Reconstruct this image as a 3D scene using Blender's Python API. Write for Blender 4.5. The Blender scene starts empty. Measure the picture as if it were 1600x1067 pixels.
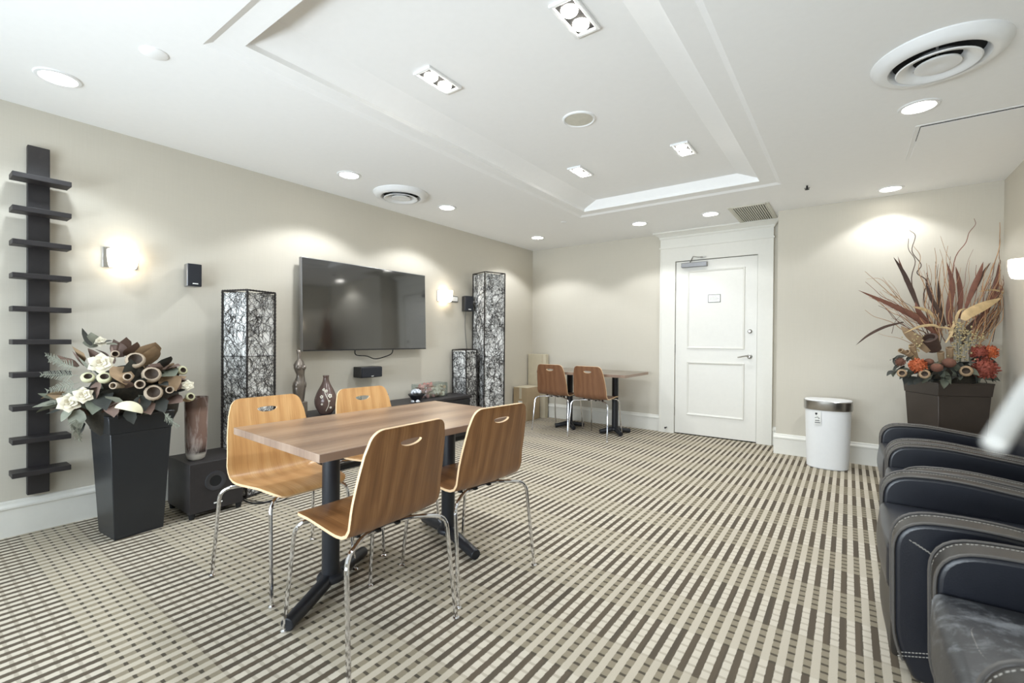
import bpy, math, random
from mathutils import Vector, Matrix
from mathutils.geometry import delaunay_2d_cdt
PI = math.pi
S = bpy.context.scene
COL = S.collection
rnd = random.Random(7)

# ------------------------------------------------------------------ camera, light, exposure
CZ, YAW, PITCH, ROLL, FPX = 1.13467, 0.631611, -0.0063242, 0.0075352, 718.93
def cam_axes():
    cy, sy = math.cos(YAW), math.sin(YAW)
    f = Vector((-sy*math.cos(PITCH), cy*math.cos(PITCH), math.sin(PITCH)))
    r = Vector((cy, sy, 0)); u = r.cross(f)
    c, s = math.cos(ROLL), math.sin(ROLL)
    return c*r+s*u, -s*r+c*u, f
CR, CU, CF = cam_axes()
cd = bpy.data.cameras.new('camera'); cam = bpy.data.objects.new('camera', cd); COL.objects.link(cam)
M = Matrix(((CR.x, CU.x, -CF.x, 0), (CR.y, CU.y, -CF.y, 0), (CR.z, CU.z, -CF.z, CZ), (0, 0, 0, 1)))
cam.matrix_world = M
cd.sensor_width = 36; cd.lens = 36*FPX/1600; cd.clip_start = .02
cd.dof.use_dof = True; cd.dof.focus_distance = 3.2; cd.dof.aperture_fstop = 2.8
S.camera = cam
S.view_settings.view_transform = 'Standard'; S.view_settings.look = 'None'
S.view_settings.gamma = 1; S.view_settings.use_curve_mapping = False
S.view_settings.exposure = 1.08

W = bpy.data.worlds.new('world'); S.world = W; W.use_nodes = True
bg = W.node_tree.nodes['Background']; bg.inputs[0].default_value = (.80, .90, 1, 1); bg.inputs[1].default_value = 1.0

H = 2.44; XL = -3.8066; YB = 5.7115; YB2 = 5.3287; XR = 1.0; YN = -1.7; XBUMP = -.585
TX0, TX1, TY0, TY1, HT = -2.345, -.465, .845, 4.43, 2.545     # tray outer lip, tray ceiling height
E_SPOT, E_TWIN, E_WIN, E_FILL = 20, 18, 27, 19

def lamp(name, kind, loc, energy, color, rot=(0, 0, 0), **kw):
    d = bpy.data.lights.new(name, kind); d.energy = energy; d.color = color
    for k, v in kw.items(): setattr(d, k, v)
    o = bpy.data.objects.new(name, d); COL.objects.link(o); o.location = loc; o.rotation_euler = rot
    return o
# daylight through the windows behind the camera
lamp('window_daylight', 'AREA', (-2.1, YN+.06, 1.35), E_WIN, (.76, .89, 1), (PI/2, 0, 0), shape='RECTANGLE', size=2.8, size_y=2.0)
# unseen fill light, added to brighten the ceiling and the far end
lamp('added_ceiling_fill', 'AREA', (-1.3, -1.3, .9), E_FILL, (.84, .93, 1), (PI-math.radians(77), 0, 0), shape='RECTANGLE', size=3.2, size_y=.5, spread=math.radians(95))
DOWN = [(-3.245, .525), (-3.25, 2.21), (-3.25, 3.325), (-3.25, 4.982), (-1.911, 5.02), (-1.166, 5.05), (.276, 5.08), (.302, 3.394)]
TWIN = [(-1.823, 1.79), (-.977, 1.785), (-.995, 3.484), (-1.83, 3.46)]
WARM = (.92, .955, .99)
for i, (x, y) in enumerate(DOWN):
    lamp('downlight_beam', 'SPOT', (x, y, H-.03), E_SPOT*(.5, 1, 1, .95, .75, .34, .5, 1)[i], WARM if i else (.82, .92, 1), spot_size=math.radians(124), spot_blend=.28, shadow_soft_size=.06)
for x, y in TWIN:
    lamp('twin_beam', 'SPOT', (x, y, HT-.06), E_TWIN, (.90, .955, 1), spot_size=math.radians(140), spot_blend=.6, shadow_soft_size=.07)

# ------------------------------------------------------------------ materials
def lin(c):
    return tuple((v/255/12.92 if v/255 <= .04045 else ((v/255+.055)/1.055)**2.4) for v in c)+(1,)
class NT:
    def __init__(s, name):
        s.m = bpy.data.materials.new(name); s.m.use_nodes = True; s.t = s.m.node_tree; s.n = s.t.nodes
        s.b = s.n['Principled BSDF']; s.out = s.n['Material Output']
    def add(s, typ, **kw):
        n = s.n.new(typ)
        for k, v in kw.items(): setattr(n, k, v)
        return n
    def link(s, a, b): s.t.links.new(a, b)
    def math(s, op, a, b=None, c=None):
        n = s.add('ShaderNodeMath', operation=op)
        for i, v in enumerate((a, b, c)):
            if v is None: continue
            if isinstance(v, (int, float)): n.inputs[i].default_value = v
            else: s.link(v, n.inputs[i])
        return n.outputs[0]
    def mix(s, f, a, b):
        n = s.add('ShaderNodeMix', data_type='RGBA')
        for i, v in ((0, f), (6, a), (7, b)):
            if isinstance(v, (int, float)): n.inputs[i].default_value = v
            elif isinstance(v, tuple): n.inputs[i].default_value = v
            else: s.link(v, n.inputs[i])
        return n.outputs[2]
    def coord(s, scale=(1, 1, 1), kind='Object'):
        tc = s.add('ShaderNodeTexCoord'); mp = s.add('ShaderNodeMapping'); mp.inputs['Scale'].default_value = scale
        s.link(tc.outputs[kind], mp.inputs[0]); return mp.outputs[0]
    def noise(s, co, scale, detail=3, rough=.5, dist=0):
        n = s.add('ShaderNodeTexNoise'); n.inputs['Scale'].default_value = scale; n.inputs['Detail'].default_value = detail
        n.inputs['Roughness'].default_value = rough; n.inputs['Distortion'].default_value = dist
        s.link(co, n.inputs['Vector']); return n.outputs[0]
    def ramp(s, f, stops):
        n = s.add('ShaderNodeValToRGB'); e = n.color_ramp.elements
        while len(e) < len(stops): e.new(.5)
        for q, (p, c) in zip(e, stops): q.position = p; q.color = c
        s.link(f, n.inputs[0]); return n.outputs[0]
    def bump(s, h, strength=.2, dist=.002):
        n = s.add('ShaderNodeBump'); n.inputs['Strength'].default_value = strength; n.inputs['Distance'].default_value = dist
        s.link(h, n.inputs['Height']); s.link(n.outputs[0], s.b.inputs['Normal'])
    def set(s, **kw):
        for k, v in kw.items(): s.b.inputs[k.replace('_', ' ')].default_value = v
def simple(name, c, rough=.5, metal=0, var=.06, scale=30, bump=0, spec=.5, **kw):
    t = NT(name); co = t.coord(); f = t.noise(co, scale)
    a = lin(tuple(max(0, v*(1-var)) for v in c)); b = lin(tuple(min(255, v*(1+var)) for v in c))
    t.link(t.mix(f, a, b), t.b.inputs['Base Color'])
    t.set(Roughness=rough, Metallic=metal); t.b.inputs['Specular IOR Level'].default_value = spec
    if bump: t.bump(f, bump)
    for k, v in kw.items(): t.b.inputs[k.replace('_', ' ')].default_value = v
    return t.m
def emit(name, c, s):
    t = NT(name); t.set(Base_Color=lin(c), Emission_Color=lin(c), Emission_Strength=s, Roughness=.4); return t.m

def wall_mat():
    t = NT('beige_wallcovering'); co = t.coord((1, 1, 60)); f = t.noise(co, 6, 4)
    co2 = t.coord((60, 60, 1)); g = t.noise(co2, 6, 3); h = t.math('ADD', f, g)
    hh = t.math('MULTIPLY', h, .5)
    t.link(t.mix(hh, lin((197, 191, 177)), lin((210, 204, 191))), t.b.inputs['Base Color']); t.set(Roughness=.85)
    t.bump(h, .08); return t.m
def carpet_mat():
    t = NT('striped_loop_carpet'); tc = t.add('ShaderNodeTexCoord')
    wob = t.add('ShaderNodeTexNoise'); wob.inputs['Scale'].default_value = 60; t.link(tc.outputs['Object'], wob.inputs['Vector'])
    va = t.add('ShaderNodeVectorMath', operation='MULTIPLY_ADD'); t.link(wob.outputs['Color'], va.inputs[0])
    va.inputs[1].default_value = (.005, .005, 0); t.link(tc.outputs['Object'], va.inputs[2])
    sp = t.add('ShaderNodeSeparateXYZ'); t.link(va.outputs[0], sp.inputs[0]); X, Y = sp.outputs[0], sp.outputs[1]
    fx = t.math('FRACT', t.math('ADD', t.math('DIVIDE', X, .05), 1.14-.0025/.05+.23+100))
    dark = t.math('LESS_THAN', fx, .47)
    y0 = t.math('SUBTRACT', Y, 2.0835)
    solid = t.math('LESS_THAN', t.math('FRACT', t.math('ADD', t.math('DIVIDE', y0, .468), 100)), .5)
    tick = t.math('LESS_THAN', t.math('FRACT', t.math('ADD', t.math('DIVIDE', y0, .0468), 100)), .25)
    cell = t.add('ShaderNodeTexWhiteNoise', noise_dimensions='2D')
    cv = t.add('ShaderNodeCombineXYZ')
    t.link(t.math('FLOOR', t.math('DIVIDE', X, .025)), cv.inputs[0]); t.link(t.math('FLOOR', t.math('DIVIDE', y0, .234)), cv.inputs[1])
    t.link(cv.outputs[0], cell.inputs['Vector'])
    d = t.mix(cell.outputs[0], lin((92, 84, 73)), lin((104, 93, 79)))
    mid = t.mix(tick, lin((152, 142, 122)), lin((88, 81, 70)))
    br = t.mix(tick, lin((216, 207, 190)), lin((192, 182, 165)))
    dk = t.mix(solid, mid, d); lt = t.mix(solid, lin((203, 193, 175)), br)
    c = t.mix(dark, lt, dk)
    fz = t.noise(tc.outputs['Object'], 420, 2); c2 = t.mix(t.math('MULTIPLY', fz, .32), c, lin((60, 56, 50)))
    t.link(c2, t.b.inputs['Base Color']); t.set(Roughness=.95); t.b.inputs['Specular IOR Level'].default_value = .1
    hgt = t.math('ADD', t.math('MULTIPLY', fz, .6), t.math('SUBTRACT', 1, t.math('MULTIPLY', dark, .5)))
    t.bump(hgt, .5, .003); return t.m
def wood(name, a, b, c, sx=3.4, sy=1.5, rough=.38, kind='UV', dist=10, bands=.24, gx=90):
    t = NT(name); co = t.coord((sx, sy, 1), kind)
    w = t.add('ShaderNodeTexWave', wave_type='BANDS', bands_direction='X', wave_profile='SIN')
    w.inputs['Scale'].default_value = 1.3; w.inputs['Distortion'].default_value = dist; w.inputs['Detail'].default_value = 3
    w.inputs['Detail Scale'].default_value = .8; t.link(co, w.inputs['Vector'])
    co2 = t.coord((gx, gx*.035, 1), kind); f = t.noise(co2, 1.5, 4, .6)
    k = t.math('ADD', t.math('MULTIPLY', w.outputs[1], bands), t.math('MULTIPLY', f, 1-bands))
    t.link(t.ramp(k, [(.2, lin(a)), (.5, lin(b)), (.8, lin(c))]), t.b.inputs['Base Color'])
    t.set(Roughness=rough); t.b.inputs['Coat Weight'].default_value = .25; t.b.inputs['Coat Roughness'].default_value = .25
    t.bump(f, .03, .001); return t.m
def leather(name, a, b, rough=.33, worn=0):
    t = NT(name); co = t.coord(); v = t.add('ShaderNodeTexVoronoi'); v.inputs['Scale'].default_value = 260; t.link(co, v.inputs['Vector'])
    f = t.noise(co, 9, 4, .6); c = t.mix(f, lin(a), lin(b))
    if worn:
        g = t.noise(co, 7, 8, .75, .6); k = t.ramp(g, [(.5, (0, 0, 0, 1)), (.64, (1, 1, 1, 1))]); kk = t.math('MULTIPLY', k, worn)
        c = t.mix(kk, c, lin((128, 132, 136)))
    t.link(c, t.b.inputs['Base Color']); t.set(Roughness=rough); t.b.inputs['Coat Weight'].default_value = .12; t.b.inputs['Coat Roughness'].default_value = .35
    t.bump(t.math('ADD', t.math('MULTIPLY', v.outputs[0], .5), f), .18, .002); return t.m

MT = {}
MT['wall'] = wall_mat(); MT['carpet'] = carpet_mat()
MT['ceiling'] = simple('white_ceiling_paint', (242, 242, 241), .9, var=.008)
MT['trim'] = simple('white_trim_paint', (228, 226, 218), .42, var=.012)
MT['door'] = simple('white_door_paint', (229, 227, 220), .38, var=.012)
MT['black_wood'] = simple('black_stained_wood', (40, 37, 38), .5, var=.25, scale=14, bump=.1)
MT['chrome'] = simple('chrome', (225, 225, 228), .08, 1, var=.02)
MT['brushed'] = simple('brushed_metal', (176, 174, 170), .28, 1, var=.05)
MT['silver'] = simple('satin_silver', (150, 150, 152), .35, .8, var=.04)
MT['black'] = simple('black_plastic', (24, 24, 27), .35, var=.1)
MT['matte_black'] = simple('matte_black', (16, 16, 17), .7, var=.1)
MT['cloth'] = simple('speaker_grille_cloth', (30, 32, 38), .8, var=.2, scale=400)
MT['steel_black'] = simple('black_powder_coat', (38, 40, 45), .38, .2, var=.08, bump=.05)
MT['lens'] = emit('lit_lens', (255, 252, 244), 9)
MT['bulb'] = emit('lit_bulb', (255, 250, 240), 14)
MT['shade'] = emit('lit_frosted_glass', (255, 244, 224), 3.4)
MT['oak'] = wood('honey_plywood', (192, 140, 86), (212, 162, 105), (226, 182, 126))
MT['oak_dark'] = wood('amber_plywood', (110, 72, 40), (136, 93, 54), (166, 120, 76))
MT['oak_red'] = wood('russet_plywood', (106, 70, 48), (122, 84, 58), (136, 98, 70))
MT['ply_edge'] = simple('ply_edge', (222, 190, 150), .5, var=.08)
MT['laminate'] = wood('walnut_laminate', (112, 86, 66), (146, 116, 91), (172, 143, 116), 1.1, .12, .3, 'Object', 3, .25, 45)
MT['laminate_grey'] = wood('grey_laminate', (96, 84, 72), (118, 106, 92), (136, 124, 108), .9, .12, .3, 'Object', 3, .25, 45)
MT['laminate_edge'] = wood('walnut_edge', (120, 98, 84), (140, 117, 100), (158, 136, 118), 1, .5, .45, 'Object', 1, .3, 40)
MT['leather'] = leather('dark_navy_leather', (24, 26, 33), (34, 36, 44))
MT['leather_worn'] = leather('worn_dark_leather', (34, 36, 40), (46, 47, 50), .42, .75)
MT['leather_lit_band'] = leather('brown_lit_leather', (27, 24, 21), (38, 33, 29), .40)  # brown cast of light on arm tops and footrest, put into the colour
MT['piping'] = simple('grey_piping', (88, 84, 80), .5)
MT['stitch'] = simple('pale_stitching', (170, 166, 158), .7)
MT['pot_black'] = simple('glazed_charcoal', (42, 44, 47), .3, .15, var=.1, scale=5, bump=.03)
MT['pot_brown'] = simple('bronze_brown_glaze', (66, 58, 53), .38, .25, var=.12, scale=5, bump=.03)
MT['soil'] = simple('dark_moss', (40, 36, 28), .95, var=.4, scale=80, bump=.6)
MT['rattan'] = simple('black_rattan', (30, 25, 23), .6, var=.3, scale=90)
MT['liner'] = simple('white_paper_liner', (240, 240, 238), .8, var=.03, scale=20)
MT['white_plastic'] = simple('white_plastic', (232, 233, 233), .32, var=.01)
MT['cardboard'] = simple('cardboard', (188, 166, 134), .85, var=.06, scale=12, bump=.05)
MT['card_pale'] = simple('pale_cardboard', (204, 194, 170), .85, var=.05, scale=12)
MT['tape'] = simple('parcel_tape', (214, 204, 182), .3, var=.03)
MT['paper'] = simple('white_paper', (238, 238, 234), .7, var=.01)
MT['ink'] = simple('black_ink', (28, 28, 30), .6)
MT['ink_grey'] = simple('grey_ink', (150, 150, 150), .6)
MT['bronze'] = simple('brushed_bronze', (122, 114, 106), .28, .6, var=.25, scale=9)
MT['vase'] = simple('brown_ceramic_glaze', (92, 74, 68), .22, .1, var=.2, scale=6)
MT['cream'] = simple('cream_enamel', (232, 226, 212), .5)
MT['grille_white'] = simple('white_grille', (206, 203, 190), .5)
MT['rail_white'] = simple('off_white_rail_paint', (172, 170, 165), .5)
MT['gap'] = simple('dark_void', (18, 18, 18), .9)
MT['dusty'] = simple('speaker_cone', (52, 52, 55), .4, var=.1)
def glass(name, c, rough=.03, weight=1.0, ior=1.45):
    t = NT(name); t.set(Base_Color=lin(c), Roughness=rough, IOR=ior); t.b.inputs['Transmission Weight'].default_value = weight
    tr = t.add('ShaderNodeBsdfTransparent'); tr.inputs[0].default_value = lin(c); mx = t.add('ShaderNodeMixShader'); mx.inputs[0].default_value = .45
    t.link(tr.outputs[0], mx.inputs[1]); t.link(t.b.outputs[0], mx.inputs[2]); t.link(mx.outputs[0], t.out.inputs[0]); return t.m
MT['glass'] = glass('clear_glass', (245, 250, 250))
def smoky():
    t = NT('smoky_mauve_glass'); co = t.coord((18, 18, 5)); f = t.noise(co, 1, 4, .6, .5)
    tc = t.add('ShaderNodeTexCoord'); sp = t.add('ShaderNodeSeparateXYZ'); t.link(tc.outputs['Object'], sp.inputs[0])
    low = t.ramp(t.math('DIVIDE', sp.outputs[2], .34), [(.10, lin((235, 228, 214))), (.15, lin((52, 42, 42))), (.35, lin((150, 120, 108))), (.9, lin((160, 132, 120))), (1, lin((110, 90, 82)))])
    t.link(t.mix(t.math('MULTIPLY', t.ramp(f, [(.5, (0, 0, 0, 1)), (.62, (1, 1, 1, 1))]), .55), low, lin((235, 222, 214))), t.b.inputs['Base Color'])
    t.set(Roughness=.08, IOR=1.45); t.b.inputs['Transmission Weight'].default_value = .35; return t.m
MT['smoky'] = smoky()
def screen_mat():
    t = NT('tv_screen_glass'); t.set(Base_Color=(.012, .012, .012, 1), Roughness=.06, IOR=1.9); t.b.inputs['Specular IOR Level'].default_value = .85; return t.m
MT['screen'] = screen_mat()
def plant(name, c, var=.22, rough=.7, scale=25): return simple(name, c, rough, var=var, scale=scale, bump=.15)
MT['leaf_brown'] = plant('dried_brown_leaf', (112, 92, 82)); MT['leaf_tan'] = plant('dried_tan_leaf', (150, 126, 98))
MT['leaf_green'] = plant('grey_green_leaf', (100, 104, 90)); MT['leaf_dark'] = plant('dark_leaf', (56, 58, 54))
MT['leaf_grey'] = plant('silver_leaf', (130, 132, 118)); MT['petal_cream'] = plant('cream_petal', (226, 218, 196), .06)
MT['pod_grey'] = plant('taupe_pod', (168, 152, 132), .15); MT['pod_green'] = plant('pale_green_pod', (196, 194, 160), .1)
MT['pod_in'] = plant('dark_pod_inside', (74, 62, 52)); MT['mush'] = plant('cream_fungus', (232, 226, 194), .1)
MT['twig_tan'] = plant('tan_twig', (170, 132, 96)); MT['twig_red'] = plant('red_brown_twig', (128, 84, 68)); MT['twig_dark'] = plant('dark_twig', (84, 62, 50))
MT['blade_brown'] = plant('brown_blade_leaf', (116, 76, 62)); MT['blade_tan'] = plant('tan_blade_leaf', (190, 166, 126)); MT['blade_dark'] = plant('dark_blade_leaf', (72, 54, 46))
MT['orange'] = plant('orange_petal', (178, 92, 54), .2, scale=60); MT['rust'] = plant('rust_red_petal', (134, 66, 52), .25, scale=60)
MT['berry'] = plant('gold_berry', (176, 160, 120)); MT['fuzzy'] = plant('fuzzy_brown_pod', (112, 76, 62), .15, .95, 90)
MT['pink'] = plant('pink_potpourri', (186, 130, 122), .2); MT['pebble'] = simple('silver_pebble', (190, 194, 200), .3, .4, var=.15)

# ------------------------------------------------------------------ mesh helpers
class MB:
    def __init__(s): s.v = []; s.f = []; s.mi = []; s.uv = {}
    def add(s, vs, fs, mi=0, mat=None):
        o = len(s.v)
        for p in vs: s.v.append(tuple(mat @ Vector(p)) if mat is not None else tuple(p))
        for f in fs: s.f.append([i+o for i in f]); s.mi.append(mi)
        return s
    def box(s, x0, x1, y0, y1, z0, z1, mi=0, mat=None):
        v = [(x, y, z) for x in (x0, x1) for y in (y0, y1) for z in (z0, z1)]
        return s.add(v, [(0, 1, 3, 2), (4, 6, 7, 5), (0, 4, 5, 1), (2, 3, 7, 6), (0, 2, 6, 4), (1, 5, 7, 3)], mi, mat)
    def frustum(s, b, t, z0, z1, rot=0, mi=0, cx=0, cy=0, caps=True):
        v = []
        for h, z in ((b, z0), (t, z1)):
            for q in ((-1, -1), (1, -1), (1, 1), (-1, 1)):
                x, y = q[0]*h, q[1]*h; c, n = math.cos(rot), math.sin(rot); v.append((cx+x*c-y*n, cy+x*n+y*c, z))
        f = [(0, 1, 5, 4), (1, 2, 6, 5), (2, 3, 7, 6), (3, 0, 4, 7)]
        if caps: f += [(3, 2, 1, 0), (4, 5, 6, 7)]
        return s.add(v, f, mi)
    def prism(s, poly, a, b, axis='y', mi=0, mat=None):
        n = len(poly)
        def P(p, t): return {'y': (p[0], t, p[1]), 'x': (t, p[0], p[1]), 'z': (p[0], p[1], t)}[axis]
        v = [P(p, a) for p in poly]+[P(p, b) for p in poly]
        f = [tuple(range(n-1, -1, -1)), tuple(range(n, 2*n))]+[(i, (i+1) % n, n+(i+1) % n, n+i) for i in range(n)]
        return s.add(v, f, mi, mat)
    def lathe(s, prof, n=32, c=(0, 0, 0), mi=0, mat=None, sx=1, sy=1, closed=False):
        v = []; f = []; m = len(prof)
        for i in range(n):
            a = 2*PI*i/n
            for r, z in prof: v.append((c[0]+r*math.cos(a)*sx, c[1]+r*math.sin(a)*sy, c[2]+z))
        for i in range(n):
            j = (i+1) % n
            for k in range(m-1 if not closed else m):
                l = (k+1) % m; f.append((i*m+k, j*m+k, j*m+l, i*m+l))
        return s.add(v, f, mi, mat)
    def disc(s, r, c, n=32, up=-1, mi=0):
        v = [(c[0]+r*math.cos(2*PI*i/n), c[1]+r*math.sin(2*PI*i/n), c[2]) for i in range(n)]
        return s.add(v, [tuple(range(n)) if up > 0 else tuple(range(n-1, -1, -1))], mi)
    def tube(s, pts, r, n=8, closed=False, caps=True, mi=0, mat=None):
        pts = [Vector(p) for p in pts]; m = len(pts); rs = r if isinstance(r, (list, tuple)) else [r]*m
        v = []; f = []; up = None
        for i, p in enumerate(pts):
            a = pts[(i-1) % m] if (i or closed) else p; b = pts[(i+1) % m] if (i < m-1 or closed) else p
            d = (b-a); d = d.normalized() if d.length > 1e-9 else Vector((0, 0, 1))
            if up is None:
                up = Vector((0, 0, 1)) if abs(d.z) < .9 else Vector((1, 0, 0))
            x = up-d*up.dot(d)
            if x.length < 1e-5: x = d.orthogonal()
            x.normalize(); up = x; y = d.cross(x)
            for k in range(n):
                t = 2*PI*k/n; v.append(p+(x*math.cos(t)+y*math.sin(t))*rs[i])
        for i in range(m if closed else m-1):
            j = (i+1) % m
            for k in range(n): l = (k+1) % n; f.append((i*n+k, i*n+l, j*n+l, j*n+k))
        if caps and not closed: f += [tuple(range(n-1, -1, -1)), tuple((m-1)*n+k for k in range(n))]
        return s.add(v, f, mi, mat)
    def ball(s, c, r, n=12, m=8, sc=(1, 1, 1), mi=0, mat=None):
        pr = [(max(1e-4, math.sin(PI*k/m)), -math.cos(PI*k/m)) for k in range(m+1)]
        v = []; f = []
        for i in range(n):
            a = 2*PI*i/n
            for q, z in pr: v.append((c[0]+r*sc[0]*q*math.cos(a), c[1]+r*sc[1]*q*math.sin(a), c[2]+r*sc[2]*z))
        for i in range(n):
            j = (i+1) % n
            for k in range(m): f.append((i*(m+1)+k, j*(m+1)+k, j*(m+1)+k+1, i*(m+1)+k+1))
        return s.add(v, f, mi, mat)
def link(o, parent=None):
    COL.objects.link(o)
    if parent is not None: o.parent = parent
    return o
def obj(name, mb, mats, parent=None, bevel=0, seg=3, sub=0, ang=35, flat=False, loc=None, rot=None):
    me = bpy.data.meshes.new(name); me.from_pydata(mb.v, [], mb.f)
    if not isinstance(mats, (list, tuple)): mats = [mats]
    for m in mats: me.materials.append(MT[m] if isinstance(m, str) else m)
    me.polygons.foreach_set('material_index', mb.mi)
    if mb.uv:
        uvl = me.uv_layers.new(name='uv')
        for l in me.loops: uvl.data[l.index].uv = mb.uv.get(l.vertex_index, (0, 0))
    me.update()
    if not flat:
        me.polygons.foreach_set('use_smooth', [True]*len(me.polygons)); me.set_sharp_from_angle(angle=math.radians(ang))
    o = bpy.data.objects.new(name, me); link(o, parent)
    if bevel:
        b = o.modifiers.new('bevel', 'BEVEL'); b.width = bevel; b.segments = seg; b.limit_method = 'ANGLE'; b.angle_limit = math.radians(40); b.harden_normals = False
    if sub:
        b = o.modifiers.new('sub', 'SUBSURF'); b.levels = sub; b.render_levels = sub
    if loc is not None: o.location = loc
    if rot is not None: o.rotation_euler = rot
    return o
def thing(name, label, cat, loc=(0, 0, 0), rz=0, group=None, rot=None):
    o = bpy.data.objects.new(name, None); COL.objects.link(o); o.location = loc; o.rotation_euler = rot or (0, 0, rz); o.empty_display_size = .05
    o['label'] = label; o['category'] = cat
    if group: o['group'] = group
    return o
def tag(o, label, cat, group=None):
    o['label'] = label; o['category'] = cat
    if group: o['group'] = group
    return o
def struct(name, mb, m, parent=None, **kw):
    o = obj(name, mb, m, parent, **kw)
    if parent is None: o['kind'] = 'structure'
    return o
def dup(o, loc=None, rz=None, label=None, group=None, parent=None):
    c = o.copy(); COL.objects.link(c)
    if parent is not None: c.parent = parent
    if loc is not None: c.location = loc
    if rz is not None: c.rotation_euler = (0, 0, rz)
    if label: c['label'] = label
    if group: c['group'] = group
    for ch in list(KIDS(o)): dup(ch, parent=c)
    return c
def KIDS(o): return [x for x in COL.objects if x.parent == o]
def cr(pts, k=8):
    """smooth curve through points"""
    P = [Vector(p) for p in pts]; out = []
    for i in range(len(P)-1):
        a = P[i-1] if i else P[0]*2-P[1]; b = P[i]; c = P[i+1]; d = P[i+2] if i+2 < len(P) else P[-1]*2-P[-2]
        for j in range(k):
            t = j/k; out.append(.5*((2*b)+(c-a)*t+(2*a-5*b+4*c-d)*t*t+(3*b-a-3*c+d)*t**3))
    out.append(P[-1]); return out
def fillet(pts, r, k=5):
    P = [Vector(p) for p in pts]; out = [P[0]]
    for i in range(1, len(P)-1):
        a = (P[i-1]-P[i]); b = (P[i+1]-P[i]); ra = min(r, a.length*.49, b.length*.49)
        p, q = P[i]+a.normalized()*ra, P[i]+b.normalized()*ra
        for j in range(k+1):
            t = j/k; out.append(p*(1-t)**2+P[i]*2*t*(1-t)+q*t*t)
    out.append(P[-1]); return out
def ray(x, y): return CF+(x-800)/FPX*CR-(y-533.5)/FPX*CU
def at(x, y, axis, val):
    d = ray(x, y); c = Vector((0, 0, CZ)); return c+d*((val-c[axis])/d[axis])

# ------------------------------------------------------------------ room shell
struct('floor', MB().box(XL-.1, XR+.1, YN-.1, YB+.1, -.06, 0), 'carpet', flat=True)
mb = MB()
for x0, x1, y0, y1 in ((XL-.1, TX0, YN-.1, YB+.1), (TX1, XR+.1, YN-.1, YB+.1), (TX0, TX1, YN-.1, TY0), (TX0, TX1, TY1, YB+.1)):
    mb.box(x0, x1, y0, y1, H, H+.25)
struct('ceiling', mb, 'ceiling', flat=True)
# the stepped tray: a shallow outer step, a flat band, then the deeper recess with sloping long sides
def ring(mb, a, b, za, zb):
    v = [(a[0], a[2], za), (a[1], a[2], za), (a[1], a[3], za), (a[0], a[3], za), (b[0], b[2], zb), (b[1], b[2], zb), (b[1], b[3], zb), (b[0], b[3], zb)]
    mb.add(v, [(0, 4, 5, 1), (1, 5, 6, 2), (2, 6, 7, 3), (3, 7, 4, 0)])
mb = MB(); L0 = (TX0, TX1, TY0, TY1); L1 = (TX0+.03, TX1-.03, TY0+.03, TY1-.03)
L2 = (-2.225, -.61, .972, 4.292); L3 = (-2.075, -.775, 1.0, 4.262)
ring(mb, L0, L1, H, H+.014); ring(mb, L1, L2, H+.014, H+.014); ring(mb, L2, L2, H+.014, H+.04); ring(mb, L2, L3, H+.04, HT)
mb.add([(L3[0], L3[2], HT), (L3[0], L3[3], HT), (L3[1], L3[3], HT), (L3[1], L3[2], HT)], [(0, 1, 2, 3)])
struct('trim_1', mb, 'ceiling', flat=True)
struct('wall_left', MB().box(XL-.1, XL, YN-.1, YB+.1, 0, H), 'wall', flat=True)
mb = MB(); mb.box(XL, XBUMP, YB, YB+.1, 0, H)
struct('wall_back', mb, 'wall', flat=True)
struct('wall_back_right', MB().box(XBUMP, XR, YB2, YB+.1, 0, H), 'wall', flat=True)
struct('wall_right', MB().box(XR, XR+.1, YN-.1, YB2, 0, H), 'wall', flat=True)
mb = MB(); wx0, wx1, wz0, wz1 = -3.55, -.65, .3, 2.38
mb.box(XL, wx0, YN-.1, YN, 0, H); mb.box(wx1, XR, YN-.1, YN, 0, H); mb.box(wx0, wx1, YN-.1, YN, 0, wz0); mb.box(wx0, wx1, YN-.1, YN, wz1, H)
struct('wall_near', mb, 'wall', flat=True)
mb = MB()
for x in (wx0, -2.1, wx1): mb.box(x-.03, x+.03, YN-.08, YN-.02, wz0, wz1)
for z in (wz0, wz1): mb.box(wx0, wx1, YN-.08, YN-.02, z-.03, z+.03)
wf = struct('window_1', mb, 'trim'); 
# baseboards with a moulded top
PB = [(0, 0), (.018, 0), (.018, .155), (.026, .158), (.026, .168), (.014, .182), (.012, .195), (.006, .20), (0, .20)]
def base(name, p, q, nrm):
    p, q, nrm = Vector(p), Vector(q), Vector(nrm); v = []
    for e in (p, q):
        for t, z in PB: v.append((e.x+nrm.x*t, e.y+nrm.y*t, z))
    n = len(PB); struct(name, MB().add(v, [tuple(range(n)), tuple(range(2*n-1, n-1, -1))]+[(i, n+i, n+(i+1) % n, (i+1) % n) for i in range(n)]), 'trim', flat=True)
base('baseboard_left', (XL, YN), (XL, YB), (1, 0))
base('baseboard_back', (XL, YB), (-1.89, YB), (0, -1))
base('baseboard_gap', (-.66, YB), (XBUMP, YB), (0, -1))
base('baseboard_back_right', (XBUMP-.018, YB2), (XR, YB2), (0, -1))
base('baseboard_right', (XR, YN), (XR, YB2), (-1, 0))

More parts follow.
